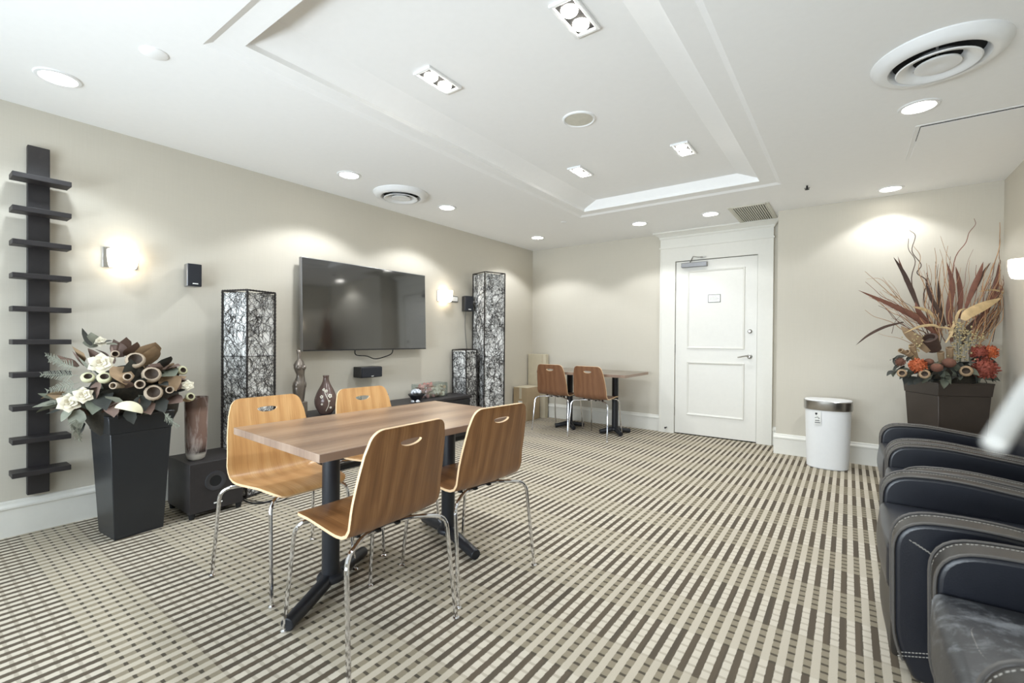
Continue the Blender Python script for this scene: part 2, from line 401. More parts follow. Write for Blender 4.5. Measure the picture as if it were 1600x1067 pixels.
# ------------------------------------------------------------------ door with its surround
yc = YB-.045
mb = MB()
mb.box(-1.885, -1.703, yc, YB, 0, 2.205); mb.box(-.812, -.662, yc, YB, 0, 2.205); mb.box(-1.703, -.812, yc, YB, 2.082, 2.205)
mb.box(-1.885, -1.87, yc-.006, yc, 0, 2.205)
mb.box(-1.895, -.652, yc-.012, YB, 2.245, 2.262); mb.box(-1.885, -.662, yc, YB, 2.205, 2.37)
CRN = [(YB, 2.36), (yc-.005, 2.36), (yc-.012, 2.372), (yc-.012, 2.385), (yc-.03, 2.40), (yc-.06, 2.42), (yc-.075, 2.425), (yc-.075, H), (YB, H)]
n = len(CRN); ov = [0]*n
v = []
for k, (y, z) in enumerate(CRN):
    d = (yc-y) if y < yc else 0; v.append((-1.885-d, y, z))
for k, (y, z) in enumerate(CRN):
    d = (yc-y) if y < yc else 0; v.append((-.662+min(d, .072), y, z))
mb.add(v, [tuple(range(n)), tuple(range(2*n-1, n-1, -1))]+[(i, n+i, n+(i+1) % n, (i+1) % n) for i in range(n)])
struct('trim_2', mb, 'trim', flat=True)
dz = yc+.018
d = obj('door_1', MB().box(-1.698, -.816, dz, YB, .012, 2.076), 'door', bevel=.002, seg=1); d['kind'] = 'structure'
bk = struct('trim_3', MB().box(-1.703, -.812, dz+.014, YB, 0, 2.082), 'gap', flat=True)
def frame_mold(x0, x1, z0, z1, y, w=.022, t=.013):
    m = MB(); prof = [(0, 0), (.004, t), (w*.5, t*.75), (w-.003, t*.5), (w, 0)]
    for a, b in prof[:-1]:
        pass
    rings = []
    for off, h in prof:
        rings.append([(x0+off, y-h, z0+off), (x1-off, y-h, z0+off), (x1-off, y-h, z1-off), (x0+off, y-h, z1-off)])
    vv = [p for r in rings for p in r]; ff = []
    for k in range(len(rings)-1):
        for i in range(4): j = (i+1) % 4; ff.append((k*4+i, k*4+j, (k+1)*4+j, (k+1)*4+i))
    return m.add(vv, ff)
obj('panel_moulding', frame_mold(-1.565, -.938, 1.035, 1.958, dz), 'door', d, ang=20)
obj('panel_moulding', frame_mold(-1.563, -.938, .243, .872, dz), 'door', d, ang=20)
for z in (1.78, 1.03, .27):
    obj('hinge', MB().tube([(-1.702, dz-.008, z-.05), (-1.702, dz-.008, z+.05)], .007).box(-1.715, -1.70, dz-.004, dz, z-.05, z+.05), 'brushed', d)
lv = obj('door_lever', MB().lathe([(0, 0), (.026, 0), (.026, .01), (.012, .014), (.010, .05), (0, .05)], 20, mat=Matrix.Translation((-.885, dz, .955)) @ Matrix.Rotation(PI/2, 4, 'X'))
         .tube(cr([(-.885, dz-.048, .955), (-.91, dz-.052, .962), (-.95, dz-.050, .955), (-1.0, dz-.046, .942)], 5), [.010]*6+[.008]*10, 8), 'brushed', d)
obj('thumb_turn', MB().lathe([(0, 0), (.024, 0), (.022, .014), (.012, .018), (.011, .03), (0, .03)], 20, mat=Matrix.Translation((-.885, dz, 1.235)) @ Matrix.Rotation(PI/2, 4, 'X')), 'brushed', d)
cl = thing('door_closer', 'silver hydraulic closer mounted at the top of the white door', 'door closer', (-1.47, dz, 2.02))
obj('body', MB().box(-.155, .135, -.055, 0, -.025, .03), 'silver', cl, bevel=.006)
obj('arm', MB().tube([(-.06, -.03, .03), (-.02, -.045, .10), (.04, -.05, .085), (.085, -.03, .085)], .006, 6).box(.06, .12, -.03, .0, .075, .095), 'brushed', cl, bevel=.001)
sg = thing('door_sign', 'small white rounded notice plate with a thin black border on the white door', 'sign', (-1.26, dz, 1.617))
obj('plate', MB().box(-.068, .068, -.004, 0, -.046, .046), 'ink', sg, bevel=.003)
obj('face', MB().box(-.063, .063, -.0055, -.003, -.041, .041), 'paper', sg)
tx = MB()
for i, wd in enumerate((.024, .044, .05, .036)): tx.box(-wd, wd, -.0065, -.005, .022-i*.014, .0245-i*.014)
obj('lettering', tx, 'ink_grey', sg, flat=True)
tag(obj('door_stop', MB().tube([(0, 0, 0), (0, -.05, 0)], .006, 8).ball((0, -.055, 0), .011), 'matte_black', loc=(-1.79, yc, .065)), 'tiny black rubber-tipped stop near the foot of the door surround', 'door stop')

# ------------------------------------------------------------------ ceiling fittings
mbr = MB().lathe([(.070, -.002), (.074, -.008), (.088, -.006), (.093, 0), (.070, 0)], 40, closed=False)
dl0 = None
DL_LABEL = ['round recessed downlight nearest the dark wall ladder shelf', 'round recessed downlight between the ladder shelf and the small round vent',
            'round recessed downlight just past the small round vent above the screen', 'round recessed downlight nearest the far left corner of the room',
            'round recessed downlight over the far wall table, left of the door', 'round recessed downlight beside the square grille, above the door',
            'round recessed downlight above the tall dried twig planter', 'round recessed downlight beside the large round vent and the ceiling hatch']
for i, (x, y) in enumerate(DOWN):
    if dl0 is None:
        dl0 = thing('recessed_downlight', DL_LABEL[i], 'ceiling light', (x, y, H), 0, 'round recessed downlights in the white ceiling')
        obj('trim_ring', mbr, 'white_plastic', dl0)
        obj('lens', MB().lathe([(.001, -.006), (.045, -.0055), (.070, -.003), (.071, -.001)], 40), 'lens', dl0)
    else: dup(dl0, (x, y, H), label=DL_LABEL[i])
tw0 = None
TW_LABEL = ['twin spotlight in the ceiling tray, near left one above the dining table', 'twin spotlight in the ceiling tray, nearest to the top edge of the picture',
            'twin spotlight in the ceiling tray on the side toward the door', 'twin spotlight in the ceiling tray, far left and smallest looking']
for i, (x, y) in enumerate(TWIN):
    if tw0 is None:
        tw0 = thing('twin_spotlight', TW_LABEL[i], 'ceiling light', (x, y, HT), 0, 'rectangular twin spotlights in the ceiling tray')
        m = MB(); a, b, w = .062, .125, .017
        m.box(-a, -a+w, -b, b, -.014, 0); m.box(a-w, a, -b, b, -.014, 0); m.box(-a+w, a-w, -b, -b+w, -.014, 0); m.box(-a+w, a-w, b-w, b, -.014, 0)
        obj('frame', m, 'white_plastic', tw0, bevel=.003)
        obj('reflector_box', MB().box(-a+w, a-w, -b+w, b-w, -.004, 0), 'gap', tw0, flat=True)
        for yy in (-.052, .052):
            bb = obj('bulb', MB().lathe([(.001, -.026), (.026, -.024), (.036, -.014), (.037, -.004)], 24, (0, yy, 0)), 'bulb', tw0)
    else: dup(tw0, (x, y, HT), label=TW_LABEL[i])
def vent(loc, lab):
    t = thing('round_vent', lab, 'vent', loc, 0, 'round white ceiling air vents')
    obj('outer_ring', MB().lathe([(.243, 0), (.243, -.006), (.225, -.030), (.20, -.042), (.178, -.040), (.165, -.025), (.160, -.004)], 56), 'white_plastic', t)
    obj('dark_throat', MB().disc(.162, (0, 0, -.003), 40), 'gap', t)
    obj('inner_ring', MB().lathe([(.085, -.012), (.095, -.020), (.120, -.045), (.145, -.052), (.150, -.048), (.125, -.035), (.085, -.008)], 48), 'white_plastic', t)
    obj('center_disc', MB().lathe([(.0005, -.040), (.03, -.044), (.070, -.048), (.082, -.046), (.080, -.038), (.045, -.02), (.0005, -.015)], 40), 'white_plastic', t)
    m = MB()
    for k in range(3):
        a = k*2*PI/3+.4; m.tube([(0, 0, -.02), (.16*math.cos(a), .16*math.sin(a), -.02)], .005, 6)
    obj('bracket', m, 'brushed', t)
    return t
vent((-3.285, 2.77, H), 'smaller looking round white air vent between two downlights, above the left wall')
vent((.315, 2.845, H), 'large looking round white air vent at the right end of the ceiling')
sp = thing('ceiling_speaker', 'flat round grey and white speaker at the middle of the ceiling tray', 'speaker', (-1.408, 2.634, HT))
obj('ring', MB().lathe([(.088, -.004), (.096, -.010), (.104, -.006), (.106, 0)], 40), 'white_plastic', sp)
obj('grille_cover', MB().lathe([(.001, -.007), (.06, -.007), (.088, -.005)], 40), 'grille_white', sp)
gr = thing('ceiling_grille', 'rectangular slatted air grille in the ceiling just above the door surround', 'vent', (-.80, 5.28, H))
m = MB(); a, b = .16, .34
m.box(-a-.02, -a+.01, -b-.02, b, -.010, 0); m.box(a-.01, a+.02, -b-.02, b, -.010, 0); m.box(-a, a, -b-.02, -b+.01, -.010, 0); m.box(-a, a, b-.02, b, -.010, 0)
obj('frame', m, 'grille_white', gr, bevel=.002)
obj('duct', MB().box(-a, a, -b, b, -.002, 0), 'gap', gr, flat=True)
m = MB()
for k in range(15):
    x = -a+.018+k*.0203; m.box(x-.0055, x+.0055, -b+.01, b-.02, -.009, -.003)
obj('slats', m, 'grille_white', gr, flat=True)
hp = thing('access_hatch', 'flush white ceiling hatch with a dark gap along its near edge', 'hatch', (.64, 4.02, H))
m = MB(); m.box(-.325, .34, -.325, -.318, -.003, 0); m.box(-.325, -.320, -.318, .33, -.0025, 0)
obj('frame', m, 'white_plastic', hp, flat=True)
m = MB(); m.box(-.30, .34, -.302, -.294, -.0022, 0); m.box(-.302, -.2995, -.30, -.05, -.0022, 0)
obj('gap', m, 'gap', hp, flat=True)
obj('panel', MB().box(-.298, .34, -.292, .31, -.003, 0), 'ceiling', hp, flat=True)
tag(obj('sprinkler', MB().tube([(0, 0, 0), (0, 0, -.03)], .007, 8).lathe([(0, -.03), (.018, -.03), (.016, -.034), (0, -.034)], 14).box(-.02, .02, -.003, .003, -.022, -.018), 'matte_black', loc=(-.295, 4.591, H)), 'tiny dark sprinkler head in the ceiling right of the tray corner', 'sprinkler')
tag(obj('sprinkler_cover', MB().lathe([(.0005, -.007), (.028, -.007), (.034, -.004), (.036, 0)], 24), 'white_plastic', loc=(-2.581, 4.492, H)), 'small flat white disc on the ceiling beside the far tray corner', 'sprinkler cover')
tag(obj('blank_cover', MB().lathe([(.0005, -.007), (.048, -.007), (.055, -.003), (.055, 0)], 32), 'ceiling', loc=(-2.60, .74, H)), 'round white blank cover on the ceiling left of the tray corner', 'ceiling cover')

# ------------------------------------------------------------------ left wall: ladder shelf, sconces, speakers, screen
sh = thing('ladder_shelf', 'tall black wall shelf with a spine and ten short ledges', 'shelf', (XL, .53, 0))
obj('spine', MB().box(0, .04, -.0455, .0455, .22, 2.215), 'black_wood', sh, bevel=.003)
for k in range(10):
    z = 2.023-k*.1826; obj('ledge', MB().box(.04, .155, -.118, .118, z-.028, z), 'black_wood', sh, bevel=.002)
def shade_mb(w=.068, dpt=.085, h=.072):
    m = MB(); prof = [(1, h), (1.0, h*.4), (.97, 0), (.90, -h*.45), (.80, -h*.72), (.5, -h*.86), (.001, -h*.88)]
    v = []; n = 17; f = []
    for i in range(n):
        a = -PI/2+PI*i/(n-1); ca, sa = math.cos(a), math.sin(a); e = .55
        cx = abs(ca)**e; cy = math.copysign(abs(sa)**e, sa)
        for r, z in prof: v.append((cx*dpt*r, cy*w*r, z))
    k = len(prof)
    for i in range(n-1):
        for j in range(k-1): f.append((i*k+j, (i+1)*k+j, (i+1)*k+j+1, i*k+j+1))
    top = [i*k for i in range(n)]; f.append(tuple(reversed(top)))
    return m.add(v, f)
def sconce(loc, rz, lab, pw=.10):
    t = thing('wall_sconce', lab, 'wall light', loc, rz, 'lit frosted glass wall sconces')
    m = MB(); m.box(0, .012, -pw, pw, -.062, .066); obj('backplate', m, 'chrome', t, bevel=.002)
    obj('arm', MB().box(.01, .03, -.03, .03, -.02, .05), 'chrome', t, bevel=.002)
    obj('glass_shade', shade_mb(), 'shade', t, loc=(.03, .012, -.01))
    return t
sconce((XL, .905, 1.63), 0, 'lit frosted glass sconce on the left wall beside the ladder shelf', .088)
sconce((XL, 3.83, 1.62), 0, 'lit frosted glass sconce on the left wall, right of the television', .09)
sconce((XR, 4.60, 1.64), PI, 'lit frosted glass sconce on the right wall beside the twig planter', .09)
th = thing('wall_thermostat', 'small framed switch plate beside the sconce near the television', 'switch', (XL, 4.02, 1.60))
obj('frame', MB().box(0, .012, -.062, .062, -.036, .036), 'silver', th, bevel=.003)
obj('face', MB().box(.011, .016, -.052, .052, -.026, .026), 'white_plastic', th, bevel=.002)
def wspk(loc, rz, lab, body='black', w=.075, h=.085, dpt=.12):
    t = thing('wall_speaker', lab, 'speaker', loc, rz, 'small wall mounted speakers')
    obj('bracket', MB().box(-.02, .03, -.02, .02, -.03, .03), 'matte_black', t)
    obj('cabinet', MB().prism([(.02, -w*.8), (dpt, -w), (dpt, w), (.02, w*.8)], -h, h, 'z'), body, t, bevel=.006)
    obj('grille', MB().prism([(dpt, -w*.96), (dpt+.012, -w*.9), (dpt+.018, 0), (dpt+.012, w*.9), (dpt, w*.96)], -h*.96, h*.96, 'z'), 'cloth', t, bevel=.003)
    obj('badge', MB().box(dpt+.012, dpt+.0205, -.016, .016, -h*.80, -h*.72), 'paper', t)
    return t
wspk((XL, 1.288, 1.562), 0, 'small wall speaker with pale sides between sconce and rattan tower lamp', 'silver', .045, .080, .105)
wspk((XL, 4.21, 1.552), -.35, 'small dark wall speaker in front of the tall far tower lamp', 'black', .06, .092, .12)
cs = thing('center_speaker', 'wide black speaker mounted on the wall below the television', 'speaker', (XL, 2.757, .805))
obj('cabinet', MB().box(.01, .13, -.118, .118, -.052, .05), 'black', cs, bevel=.005)
obj('grille', MB().box(.13, .145, -.114, .114, -.048, .046), 'cloth', cs, bevel=.006)
obj('badge', MB().box(.145, .1465, -.012, .012, -.040, -.035), 'paper', cs)
obj('bracket', MB().box(0, .012, -.04, .04, -.03, .03), 'matte_black', cs)
tv = thing('television', 'large flat black television with a thin silver edge on the left wall', 'television', (XL, 2.775, 1.41), rot=(0, -.03, 0))
obj('housing', MB().box(.062, .100, -.70, .70, -.399, .399), 'silver', tv, bevel=.003)
obj('screen', MB().box(.0985, .1015, -.694, .694, -.388, .393), 'screen', tv, flat=True)
obj('bezel', MB().box(.0985, .1018, -.6945, .6945, -.397, -.388), 'black', tv, flat=True)
obj('wall_mount', MB().box(0, .062, -.25, .25, -.2, .2), 'matte_black', tv)
cb = MB().tube(cr([(XL+.06, 2.62, 1.03), (XL+.05, 2.64, .97), (XL+.05, 2.76, .955), (XL+.05, 2.86, .925), (XL+.05, 2.98, .945), (XL+.05, 3.06, .975), (XL+.06, 3.07, 1.03)], 6), .005, 6)
tag(obj('television_cable', cb, 'matte_black'), 'thin dark cable looping below the television', 'cable')
tag(obj('speaker_wire', MB().tube(cr([(XL+.03, 4.20, 1.47), (XL+.012, 4.21, 1.3), (XL+.01, 4.24, 1.05), (XL+.008, 4.27, .9)], 6), .004, 6), 'silver'), 'thin pale wire running down the wall from the far speaker', 'cable')

# ------------------------------------------------------------------ rattan tower lamps
def tower(loc, rz, s, h, lab, seed, dens=150, tilt=(0, 0), tr_=.0013):
    R = random.Random(seed)
    t = thing('rattan_tower_lamp', lab, 'floor lamp', loc, 0, 'black rattan tower lamps with white liners', rot=(tilt[0], tilt[1], rz))
    a = s/2
    obj('liner', MB().box(-a+.007, a-.007, -a+.007, a-.007, .012, h-.015), 'liner', t, flat=True)
    m = MB(); n = int(dens*h)
    for k in range(n):
        x, z = R.uniform(-a+.01, a-.01), R.uniform(.02, h-.02); ang = R.uniform(0, 2*PI); cur = R.uniform(-26, 26); pts = []
        for q in range(14):
            pts.append((x, -a+.003+R.uniform(-.002, .002), z)); ang += cur*.014; cur += R.uniform(-9, 9); x += math.cos(ang)*.014; z += math.sin(ang)*.014
            if abs(x) > a-.006: ang = PI-ang; x = max(-a+.006, min(a-.006, x))
            if z < .015 or z > h-.015: ang = -ang; z = max(.015, min(h-.015, z))
        m.tube(pts, tr_, 3, caps=False)
    for z in (h*.23, h*.45, h*.68): m.tube([(-a, -a+.002, z), (a, -a+.002, z)], .0022, 4)
    p0 = obj('woven_panel', m, 'rattan', t, flat=True)
    for k in (1, 2, 3):
        c = p0.copy(); link(c, t); c.rotation_euler = (0, 0, k*PI/2)
    m = MB(); nn = int(h/.012); pts = [(0, 0, i*h/nn) for i in range(nn+1)]
    m.tube(pts, [.0062 if i % 2 else .0088 for i in range(nn+1)], 7)
    q0 = obj('post', m, 'rattan', t, flat=True, loc=(-a, -a, 0))
    for x, y in ((a, -a), (a, a), (-a, a)):
        c = q0.copy(); link(c, t); c.location = (x, y, 0)
    mm = int(s/.012)
    for z in (h, .005):
        m = MB()
        for x0, y0, x1, y1 in ((-a, -a, a, -a), (a, -a, a, a), (a, a, -a, a), (-a, a, -a, -a)):
            m.tube([(x0+(x1-x0)*i/mm, y0+(y1-y0)*i/mm, z) for i in range(mm+1)], [.0055 if i % 2 else .0075 for i in range(mm+1)], 6)
        obj('rim', m, 'rattan', t, flat=True)
    return t
tower((-3.548, 1.585, 0), math.radians(16.6), .238, 1.462, 'black rattan tower lamp behind the subwoofer, left of the television', 3, 270, tr_=.0011)
tower((-3.572, 4.392, 0), math.radians(-19.9), .285, 1.925, 'tallest rattan tower lamp, in the far left corner right of the television', 5, 300, tr_=.0013)
tower((-3.665, 4.085, 0), math.radians(3), .205, 1.0, 'short leaning rattan lamp in front of the tallest tower lamp', 9, 280, tilt=(math.radians(1.4), 0))

# ------------------------------------------------------------------ console and what stands on it
cn = thing('media_console', 'long low black console along the left wall below the television', 'console', (XL, 2.9, 0))
obj('top', MB().box(.028, .365, -1.02, 1.04, .465, .495), 'black_wood', cn, bevel=.003)
obj('carcass', MB().box(.03, .35, -1.0, 1.02, .05, .465), 'black_wood', cn, bevel=.002)
for k in range(3):
    y = -.99+k*.67; dd = obj('cabinet_door', MB().box(.35, .366, y, y+.66, .06, .455), 'black', cn, bevel=.002)
    obj('knob', MB().ball((.374, y+.58, .30), .010), 'silver', dd)
obj('plinth', MB().box(.04, .33, -.98, 1.0, 0, .05), 'matte_black', cn)
ct = .495
# torso figurine
def loft(rings, n=20, mi=0):
    m = MB(); v = []; f = []
    for (cx, cy, z, rx, ry) in rings:
        for i in range(n): a = 2*PI*i/n; v.append((cx+rx*math.cos(a), cy+ry*math.sin(a), z))
    for k in range(len(rings)-1):
        for i in range(n): j = (i+1) % n; f.append((k*n+i, k*n+j, (k+1)*n+j, (k+1)*n+i))
    f += [tuple(range(n-1, -1, -1)), tuple((len(rings)-1)*n+i for i in range(n))]
    return m.add(v, f, mi)
fg = thing('torso_figurine', 'bronze abstract female torso statuette on the console', 'figurine', (-3.60, 2.0, ct))
obj('pedestal', MB().box(-.045, .045, -.045, .045, 0, .115), 'bronze', fg, bevel=.004)
T = [(0, 0, .11, .028, .034), (0, -.002, .15, .034, .042), (0, -.004, .20, .040, .050), (0, -.004, .245, .042, .053), (0, .0, .275, .036, .046), (0, .006, .31, .026, .035), (0, .006, .335, .025, .032), (.002, .0, .365, .030, .040), (.004, -.004, .39, .034, .046), (0, -.006, .415, .030, .044), (0, -.004, .44, .022, .034), (0, -.002, .455, .013, .020), (0, -.002, .48, .011, .014), (0, -.004, .51, .013, .018), (0, -.014, .535, .007, .016)]
bd = loft([(x, y, z, a, b) for x, y, z, a, b in T]); bd.ball((.027, -.022, .392), .020); bd.ball((.027, .018, .392), .020)
bd.ball((.004, -.030, .25), .032, sc=(1, .8, 1.3)); bd.ball((.004, .026, .25), .032, sc=(1, .8, 1.3))
obj('body', bd, 'bronze', fg, ang=80)
vs = thing('bottle_vase', 'brown teardrop vase painted with white blossoms on the console', 'vase', (-3.53, 2.19, ct))
VP = [(.0005, 0), (.04, 0), (.055, .012), (.082, .06), (.090, .10), (.085, .14), (.066, .19), (.042, .235), (.027, .27), (.022, .30), (.025, .318), (.019, .316), (.017, .29)]
obj('body', MB().lathe([(p.x, p.y) for p in [Vector((q.x, q.y)) for q in cr([(r, z, 0) for r, z in VP], 4)]], 36), 'vase', vs, ang=80)
def vr(z):
    for (r0, z0), (r1, z1) in zip(VP, VP[1:]):
        if z0 <= z <= z1: return r0+(r1-r0)*(z-z0)/(z1-z0)
    return .05
def von(a, z, o=.0015): r = vr(z)+o; return (r*math.cos(a), r*math.sin(a), z)
m = MB(); m.tube([von(-.55+.25*math.sin(i*.25), .03+i*.0105) for i in range(19)], .0022, 5)
for a, z, s in ((-.95, .15, .015), (-.15, .155, .019), (-.5, .195, .014), (-.85, .205, .012), (-.1, .06, .010), (-.9, .09, .009), (-.25, .115, .008)):
    c = Vector(von(a, z)); nn = Vector((math.cos(a), math.sin(a), .25)).normalized(); uu = nn.cross(Vector((0, 0, 1))).normalized(); vv = nn.cross(uu)
    for k in range(5):
        t = k*2*PI/5; m.ball(c+(uu*math.cos(t)+vv*math.sin(t))*s*.6, s*.38, 6, 5)
obj('blossom_painting', m, 'cream', vs)
gj = thing('glass_jar', 'clear empty glass jar behind the second dining chair', 'jar', (-3.60, 2.52, ct))
obj('body', MB().lathe([(.001, .004), (.055, .004), (.058, .01), (.058, .16), (.061, .165), (.061, .16), (.055, .012), (.001, .012)], 28), 'glass', gj)
gj = thing('glass_dish', 'low clear glass dish on the console below the speaker', 'dish', (-3.60, 2.80, ct))
obj('body', MB().lathe([(.001, .004), (.04, .004), (.07, .05), (.075, .10), (.072, .10), (.066, .05), (.038, .010), (.001, .010)], 28), 'glass', gj)
bw = thing('pebble_bowl', 'small black bowl heaped with silver pebbles on the console', 'bowl', (-3.54, 3.20, ct))
obj('bowl', MB().lathe([(.001, 0), (.042, 0), (.046, .012), (.062, .035), (.083, .062), (.082, .072), (.074, .068), (.05, .05), (.001, .045)], 8), 'black', bw)
for k in range(16):
    a = k*2.4; r = .052*math.sqrt(k/16); obj('pebble', MB().ball((0, 0, 0), .017, 8, 6, (1.2, .9, .75)), 'pebble', bw, loc=(r*math.cos(a), r*math.sin(a), .082+.026*(1-k/16)), rot=(k, k*.7, k*1.3))
STL = ['loose silvery stone left of the black bowl, farthest from it', 'loose silvery stone left of the black bowl, at the console edge', 'loose silvery stone touching the foot of the black bowl']
for k, (x, y) in enumerate(((-3.46, 3.08), (-3.43, 3.12), (-3.46, 3.145))):
    tag(obj('crystal_stone', MB().ball((0, 0, 0), .018, 7, 5, (1.3, .9, .7)), 'pebble', loc=(x, y, ct+.0125), rot=(0, 0, k)), STL[k], 'stone', 'loose silvery stones by the bowl')
pg = thing('potpourri_box', 'clear glass box filled with pink dried petals on the console', 'box', (-3.66, 3.50, ct))
m = MB(); m.box(-.07, .07, -.20, .20, 0, .006); m.box(-.07, -.066, -.2, .2, .006, .15); m.box(.066, .07, -.2, .2, .006, .15); m.box(-.066, .066, -.2, -.196, .006, .15); m.box(-.066, .066, .196, .2, .006, .15)
obj('glass_case', m, 'glass', pg, flat=True)
for j, (nm, mt) in enumerate((('pink_petals', 'pink'), ('pale_petals', 'petal_cream'), ('brown_petals', 'leaf_tan'))):
    m = MB()
    for k in range(70):
        y = rnd.uniform(-.18, .02) if j == 0 else (rnd.uniform(.02, .18) if j == 1 else rnd.uniform(-.18, .18)); z = rnd.uniform(.012, .15 if j == 0 else .11); x = rnd.uniform(-.05, .05)
        mt4 = Matrix.Translation((x, y, z)) @ Matrix.Rotation(rnd.uniform(0, 6), 4, 'X') @ Matrix.Rotation(rnd.uniform(0, 6), 4, 'Y')
        m.add([(-.014, -.016, 0), (.014, -.018, .004), (.018, .012, 0), (0, .022, -.006), (-.016, .014, .003)], [(0, 1, 2, 3, 4)], 0, mt4)
    o = obj(nm, m, mt, pg, flat=True); o['kind'] = 'stuff'

# ------------------------------------------------------------------ subwoofer, smoky vase, cables
sb = thing('subwoofer', 'black woodgrain subwoofer box on the carpet beside the left planter', 'speaker', (-3.43, 1.262, 0))
obj('cabinet', MB().box(-.18, .18, -.155, .155, .035, .344), 'black_wood', sb, bevel=.003)
for x, y in ((-.16, -.135), (.16, -.135), (.16, .135), (-.16, .135)):
    obj('foot', MB().tube([(x, y, 0), (x, y, .036)], [.015, .02], 12), 'matte_black', sb)
RY = Matrix.Rotation(PI/2, 4, 'Y')
obj('port', MB().lathe([(.062, .0), (.060, .006), (.050, .007), (.040, .004), (.034, .0012)], 32, mat=Matrix.Translation((.180, -.01, .215)) @ RY).lathe([(.035, .0014), (.0005, .0014)], 24, mi=1, mat=Matrix.Translation((.180, -.01, .215)) @ RY), ['dusty', 'gap'], sb)
obj('badge', MB().box(.18, .1815, -.02, .03, .070, .078), 'paper', sb)
sv = thing('smoky_glass_vase', 'tall smoky mauve glass vase with a clear base on the subwoofer', 'vase', (-3.385, 1.19, .344))
obj('body', MB().lathe([(.001, 0), (.040, 0), (.050, .012), (.058, .05), (.061, .12), (.063, .25), (.0655, .40), (.0625, .40), (.059, .25), (.056, .12), (.050, .06), (.001, .055)], 40), 'smoky', sv, ang=60)
CABL = ['thick black cable looping on the carpet behind the subwoofer', 'thin black cable curling out furthest onto the carpet beside the subwoofer']
for k in range(2):
    pts = [(-3.50+.02*k, 1.45, .05), (-3.30-.03*k, 1.46+.02*k, .012), (-3.20+.05*k, 1.52+.05*k, .008), (-3.22+.04*k, 1.66+.04*k, .008), (-3.36+.04*k, 1.76+.05*k, .008), (-3.50, 1.86, .008)]
    tag(obj('power_cable', MB().tube(cr(pts, 7), (.006, .0035)[k], 6), 'matte_black'), CABL[k], 'cable', 'black cables on the carpet beside the subwoofer')

# ------------------------------------------------------------------ cardboard boxes
bx = thing('cardboard_box', 'brown cardboard box with a taped side in the far left corner', 'box', (-3.672, 5.385, 0), .03)
obj('carton', MB().box(-.115, .115, -.165, .165, 0, .455), 'cardboard', bx, bevel=.003)
obj('tape_strip', MB().box(-.02, .02, -.1665, -.1645, .30, .455), 'tape', bx)
obj('shipping_label', MB().box(-.035, .03, -.1665, -.1645, .14, .27), 'paper', bx)
m = MB(); m.box(-.115, -.002, -.165, .165, .455, .459); m.box(.002, .115, -.165, .165, .455, .459)
obj('flap', m, 'card_pale', bx)
bx = thing('flat_carton', 'tall thin pale carton standing behind the brown box in the corner', 'box', (-3.64, 5.615, 0))
obj('carton', MB().box(-.15, .15, -.032, .045, 0, .912), 'card_pale', bx, bevel=.003)
obj('edge_fold', MB().box(.095, .099, -.034, -.032, 0, .912), 'cardboard', bx)

# ------------------------------------------------------------------ tables
def ped_table(loc, rz, w, l, top, lab, posts, th=.032, grain='laminate'):
    t = thing('pedestal_table', lab, 'table', loc, rz)
    m = MB().box(-w/2, w/2, -l/2, l/2, top-th, top); m.mi = [1, 1, 1, 1, 1, 0]
    obj('tabletop', m, [grain, 'laminate_edge'], t, bevel=.0015, seg=1)
    for (y, a1, L, x) in posts:
        c = obj('column', MB().tube([(x, y, .05), (x, y, top-th)], .038, 28).lathe([(.038, .045), (.058, .048), (.06, .062), (.052, .075), (.038, .08)], 28, (x, y, 0)).box(x-.1, x+.1, y-.1, y+.1, top-th-.006, top-th), 'steel_black', t, ang=40)
        for s_ in ((a1, a1+PI) if L > .2 else (a1, a1+PI/2, a1+PI, a1+3*PI/2)):
            dx, dy = math.cos(s_), math.sin(s_)
            obj('foot', MB().tube([(x+dx*.03, y+dy*.03, .055), (x+dx*L*.5, y+dy*L*.5, .042), (x+dx*L, y+dy*L, .029)], [.030, .029, .027], 14), 'steel_black', t, bevel=.004)
    return t
R0 = math.radians(-2.6)
# feet directions are given in the table's own frame
ped_table((-1.855, 1.533, 0), R0, .756, 1.214, .72, 'walnut laminate dining table on two black posts, nearest the camera', [(-.345, math.radians(120), .31, .0), (.345, math.radians(165), .30, .03)])
ped_table((-2.575, 5.21, 0), 0, 1.17, .72, .737, 'darker laminate table against the far wall with two chairs', [(.0, PI/4, .19, -.31), (.0, PI/4, .19, .31)], grain='laminate_grey')

# ------------------------------------------------------------------ plywood shell chair
PROF = cr([(.222, 0, .434), (.195, 0, .446), (.11, 0, .452), (.02, 0, .447), (-.07, 0, .441), (-.125, 0, .443), (-.162, 0, .458), (-.187, 0, .495), (-.200, 0, .55), (-.222, 0, .65), (-.243, 0, .75), (-.260, 0, .826)], 8)
ARC = [0]
for a, b in zip(PROF, PROF[1:]): ARC.append(ARC[-1]+(b-a).length)
LEN = ARC[-1]
def arc_pt(s):
    s = max(0, min(LEN, s))
    for i in range(len(ARC)-1):
        if s <= ARC[i+1]:
            t = (s-ARC[i])/(ARC[i+1]-ARC[i]); p = PROF[i].lerp(PROF[i+1], t)
            d0 = (PROF[min(i+1, len(PROF)-1)]-PROF[i]).normalized()
            i2 = min(i+1, len(PROF)-2); d1 = (PROF[i2+1]-PROF[i2]).normalized(); return p, d0.lerp(d1, t).normalized()
    return PROF[-1], (PROF[-1]-PROF[-2]).normalized()
def half_w(s):
    K = [(0, .178), (.2, .194), (.38, .207), (.46, .210), (.6, .200), (LEN, .176)]
    for (a, x), (b, y) in zip(K, K[1:]):
        if s <= b: return x+(y-x)*(s-a)/(b-a)
    return K[-1][1]
